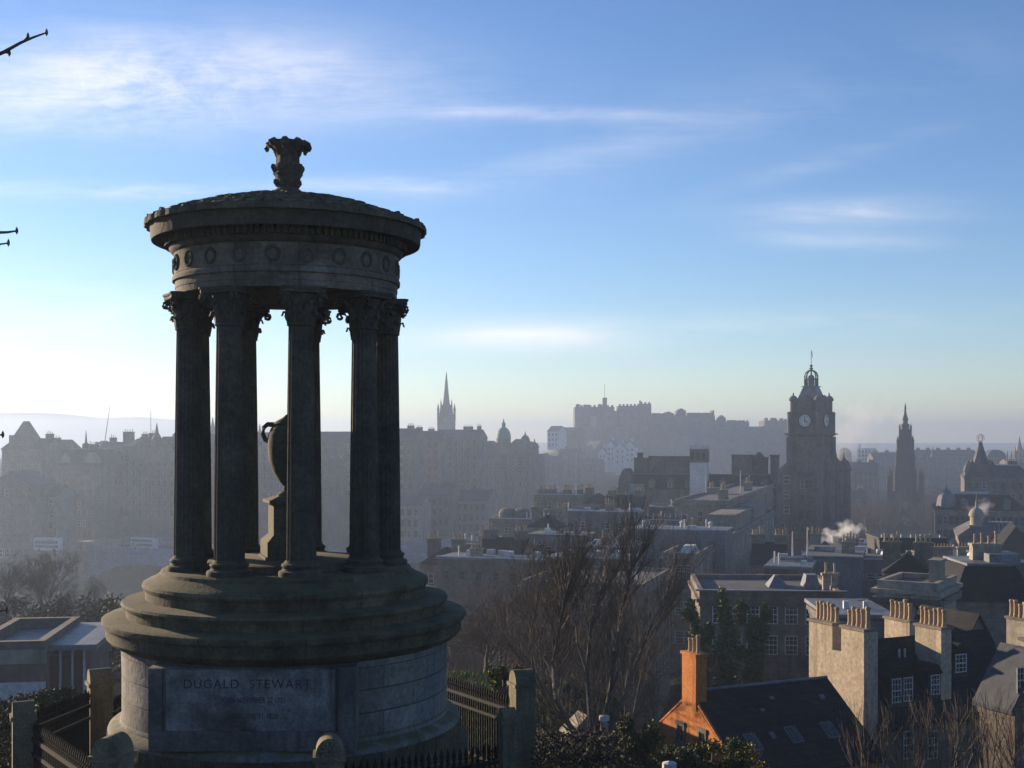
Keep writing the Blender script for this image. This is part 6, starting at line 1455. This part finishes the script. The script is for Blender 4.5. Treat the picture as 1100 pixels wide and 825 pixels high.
# grass blades as a verge between temple and slope
def undergrowth():
    """low brambles, dead bracken and ivy that cover the slope below the fence"""
    rnd = random.Random(12); mb = MB()
    for _ in range(60000):
        y = 27 + 38 * rnd.random() ** 1.3
        if rnd.random() < .2: y = rnd.uniform(17, 30); x = rnd.uniform(-.52, -.385) * y
        elif rnd.random() < .12: y = rnd.uniform(21, 32); x = rnd.uniform(.015, .16) * y
        elif rnd.random() < .45: x = rnd.uniform(-.47, -.25) * y
        else: x = rnd.uniform(.0, .32) * y
        cl = .5 + .5 * math.sin(x * 1.3 + 2) * math.cos(y * .9 + x * .4); hh = .12 + cl * .5
        z = ground(x, y) + rnd.random() ** .7 * hh
        a = Vector((rnd.gauss(0, 1), rnd.gauss(0, 1), rnd.gauss(.4, .7))).normalized(); b = a.cross(Vector((rnd.gauss(0, 1), rnd.gauss(0, 1), rnd.gauss(0, 1)))).normalized(); q = rnd.uniform(.022, .07); p = Vector((x, y, z))
        mb.quadpts([p - b * q * .3, p + a * q * .6 - b * q * .4, p + a * q * 1.5, p + a * q * .6 + b * q * .4], rnd.choices((0, 1, 2), (2, 3, 6))[0])
    o = part('undergrowth', mb, [M['gorse'], M['bramble'], M['bramble']]); o['kind'] = 'stuff'
undergrowth()
def grass():
    rnd = random.Random(3); mb = MB()
    for _ in range(15000):
        y = rnd.uniform(50, 84); x = (rnd.gauss(-.022, .022)) * y
        z = ground(x, y); h = rnd.uniform(.12, .42); a = rnd.uniform(0, PI); dx, dy = math.cos(a) * .05, math.sin(a) * .05; lx_ = rnd.gauss(0, .12)
        mb.quadpts([(x - dx, y - dy, z - .05), (x + dx, y + dy, z - .05), (x + dx * .2 + lx_, y + dy * .2, z + h)], 0)
    o = part('grass', mb, M['blade']); o['kind'] = 'stuff'
grass()

# ------------------------------------------------------------------ small things on the slope, steam
def shed():
    p = at(624, 795, 52); t = thing('slope_shed', 'small pale gabled shed half hidden behind the bare tree stems', 'shed', (p.x, p.y, p.z - .6), R(20))
    part('wall', MB().extrude([(-.9, -1), (.9, -1), (.9, 1.2), (.5, 2.0), (-.9, 1.0)], 0, 1.6), M['stone'], t)
    t.scale = (.6, .6, .75)
    part('roof', MB().extrude([(.95, 1.2), (.5, 2.15), (-1.0, 1.15), (-1.0, 1.02), (.5, 2.02), (.9, 1.15)], -.12, 1.7), M['pale'], t)
shed()
def cowl(label, px, py, Y):
    p = at(px, py, Y); t = thing('flue_pipe', label, 'pipe', (p.x, p.y, p.z - 1.2))
    part('pipe', MB().lathe([(.16, -1.5), (.16, .9), (.13, .9), (.13, 1.0)], 10), M['pot'], t); part('cowl', MB().lathe([(.21, .98), (.21, 1.16), (0, 1.22)], 10), M['white'], t)
cowl('buff flue pipe with a white cap among the bushes left of the orange house', 649, 768, 50)
cowl('white capped pipe at the bottom edge below the orange gable', 719, 818, 36)
def steam(name, label, px, py, Y, w, h, dens, seed, scale):
    p = at(px, py, Y); k = Y / F; a, c = w * k / 2, h * k / 2; rnd = random.Random(seed)
    mb = MB(); n = 14; rings = 10
    prof_ = [(max(.01, math.sin(PI * i / rings)), -math.cos(PI * i / rings)) for i in range(rings + 1)]
    mb.lathe(prof_, n); mb.v = [(v[0] * a, v[1] * a * .7, v[2] * c) for v in mb.v]
    m = bpy.data.materials.new('steam_vapour'); m.use_nodes = True; N, L_ = m.node_tree.nodes, m.node_tree.links; N.clear()
    v = N.new('ShaderNodeVolumePrincipled'); v.inputs['Color'].default_value = (.97, .97, .97, 1); v.inputs['Anisotropy'].default_value = .3
    tcx = N.new('ShaderNodeTexCoord'); nz = N.new('ShaderNodeTexNoise'); nz.inputs['Scale'].default_value = scale; nz.inputs['Detail'].default_value = 4; L_.new(tcx.outputs['Object'], nz.inputs['Vector'])
    ln = N.new('ShaderNodeVectorMath'); ln.operation = 'DIVIDE'; ln.inputs[1].default_value = (a, a * .7, c); L_.new(tcx.outputs['Object'], ln.inputs[0])
    l2 = N.new('ShaderNodeVectorMath'); l2.operation = 'LENGTH'; L_.new(ln.outputs[0], l2.inputs[0])
    def mth(op, x, y):
        q = N.new('ShaderNodeMath'); q.operation = op
        for i, z in enumerate((x, y)):
            if isinstance(z, (int, float)): q.inputs[i].default_value = z
            else: L_.new(z, q.inputs[i])
        return q.outputs[0]
    f = mth('MULTIPLY', mth('SUBTRACT', nz.outputs['Fac'], mth('ADD', mth('MULTIPLY', l2.outputs['Value'], .26), .36)), 6.0)
    L_.new(mth('MULTIPLY', mth('MAXIMUM', mth('MINIMUM', f, 1.0), 0.0), dens), v.inputs['Density'])
    o = N.new('ShaderNodeOutputMaterial'); L_.new(v.outputs[0], o.inputs['Volume'])
    ob = part(name, mb, m, loc=tuple(p)); ob['kind'] = 'stuff'; ob['label'] = label; return ob
steam('steam', 'white steam curling up from the dark roof by the hotel', 906, 572, 207, 52, 40, .9, 1, .33)
steam('steam', 'thin steam rising over the store roof at the right', 1054, 545, 330, 34, 34, .25, 2, .25)
steam('steam', 'pale pinkish steam bank in the sky between hotel tower and gothic monument', 918, 455, 640, 110, 95, .022, 3, .06)
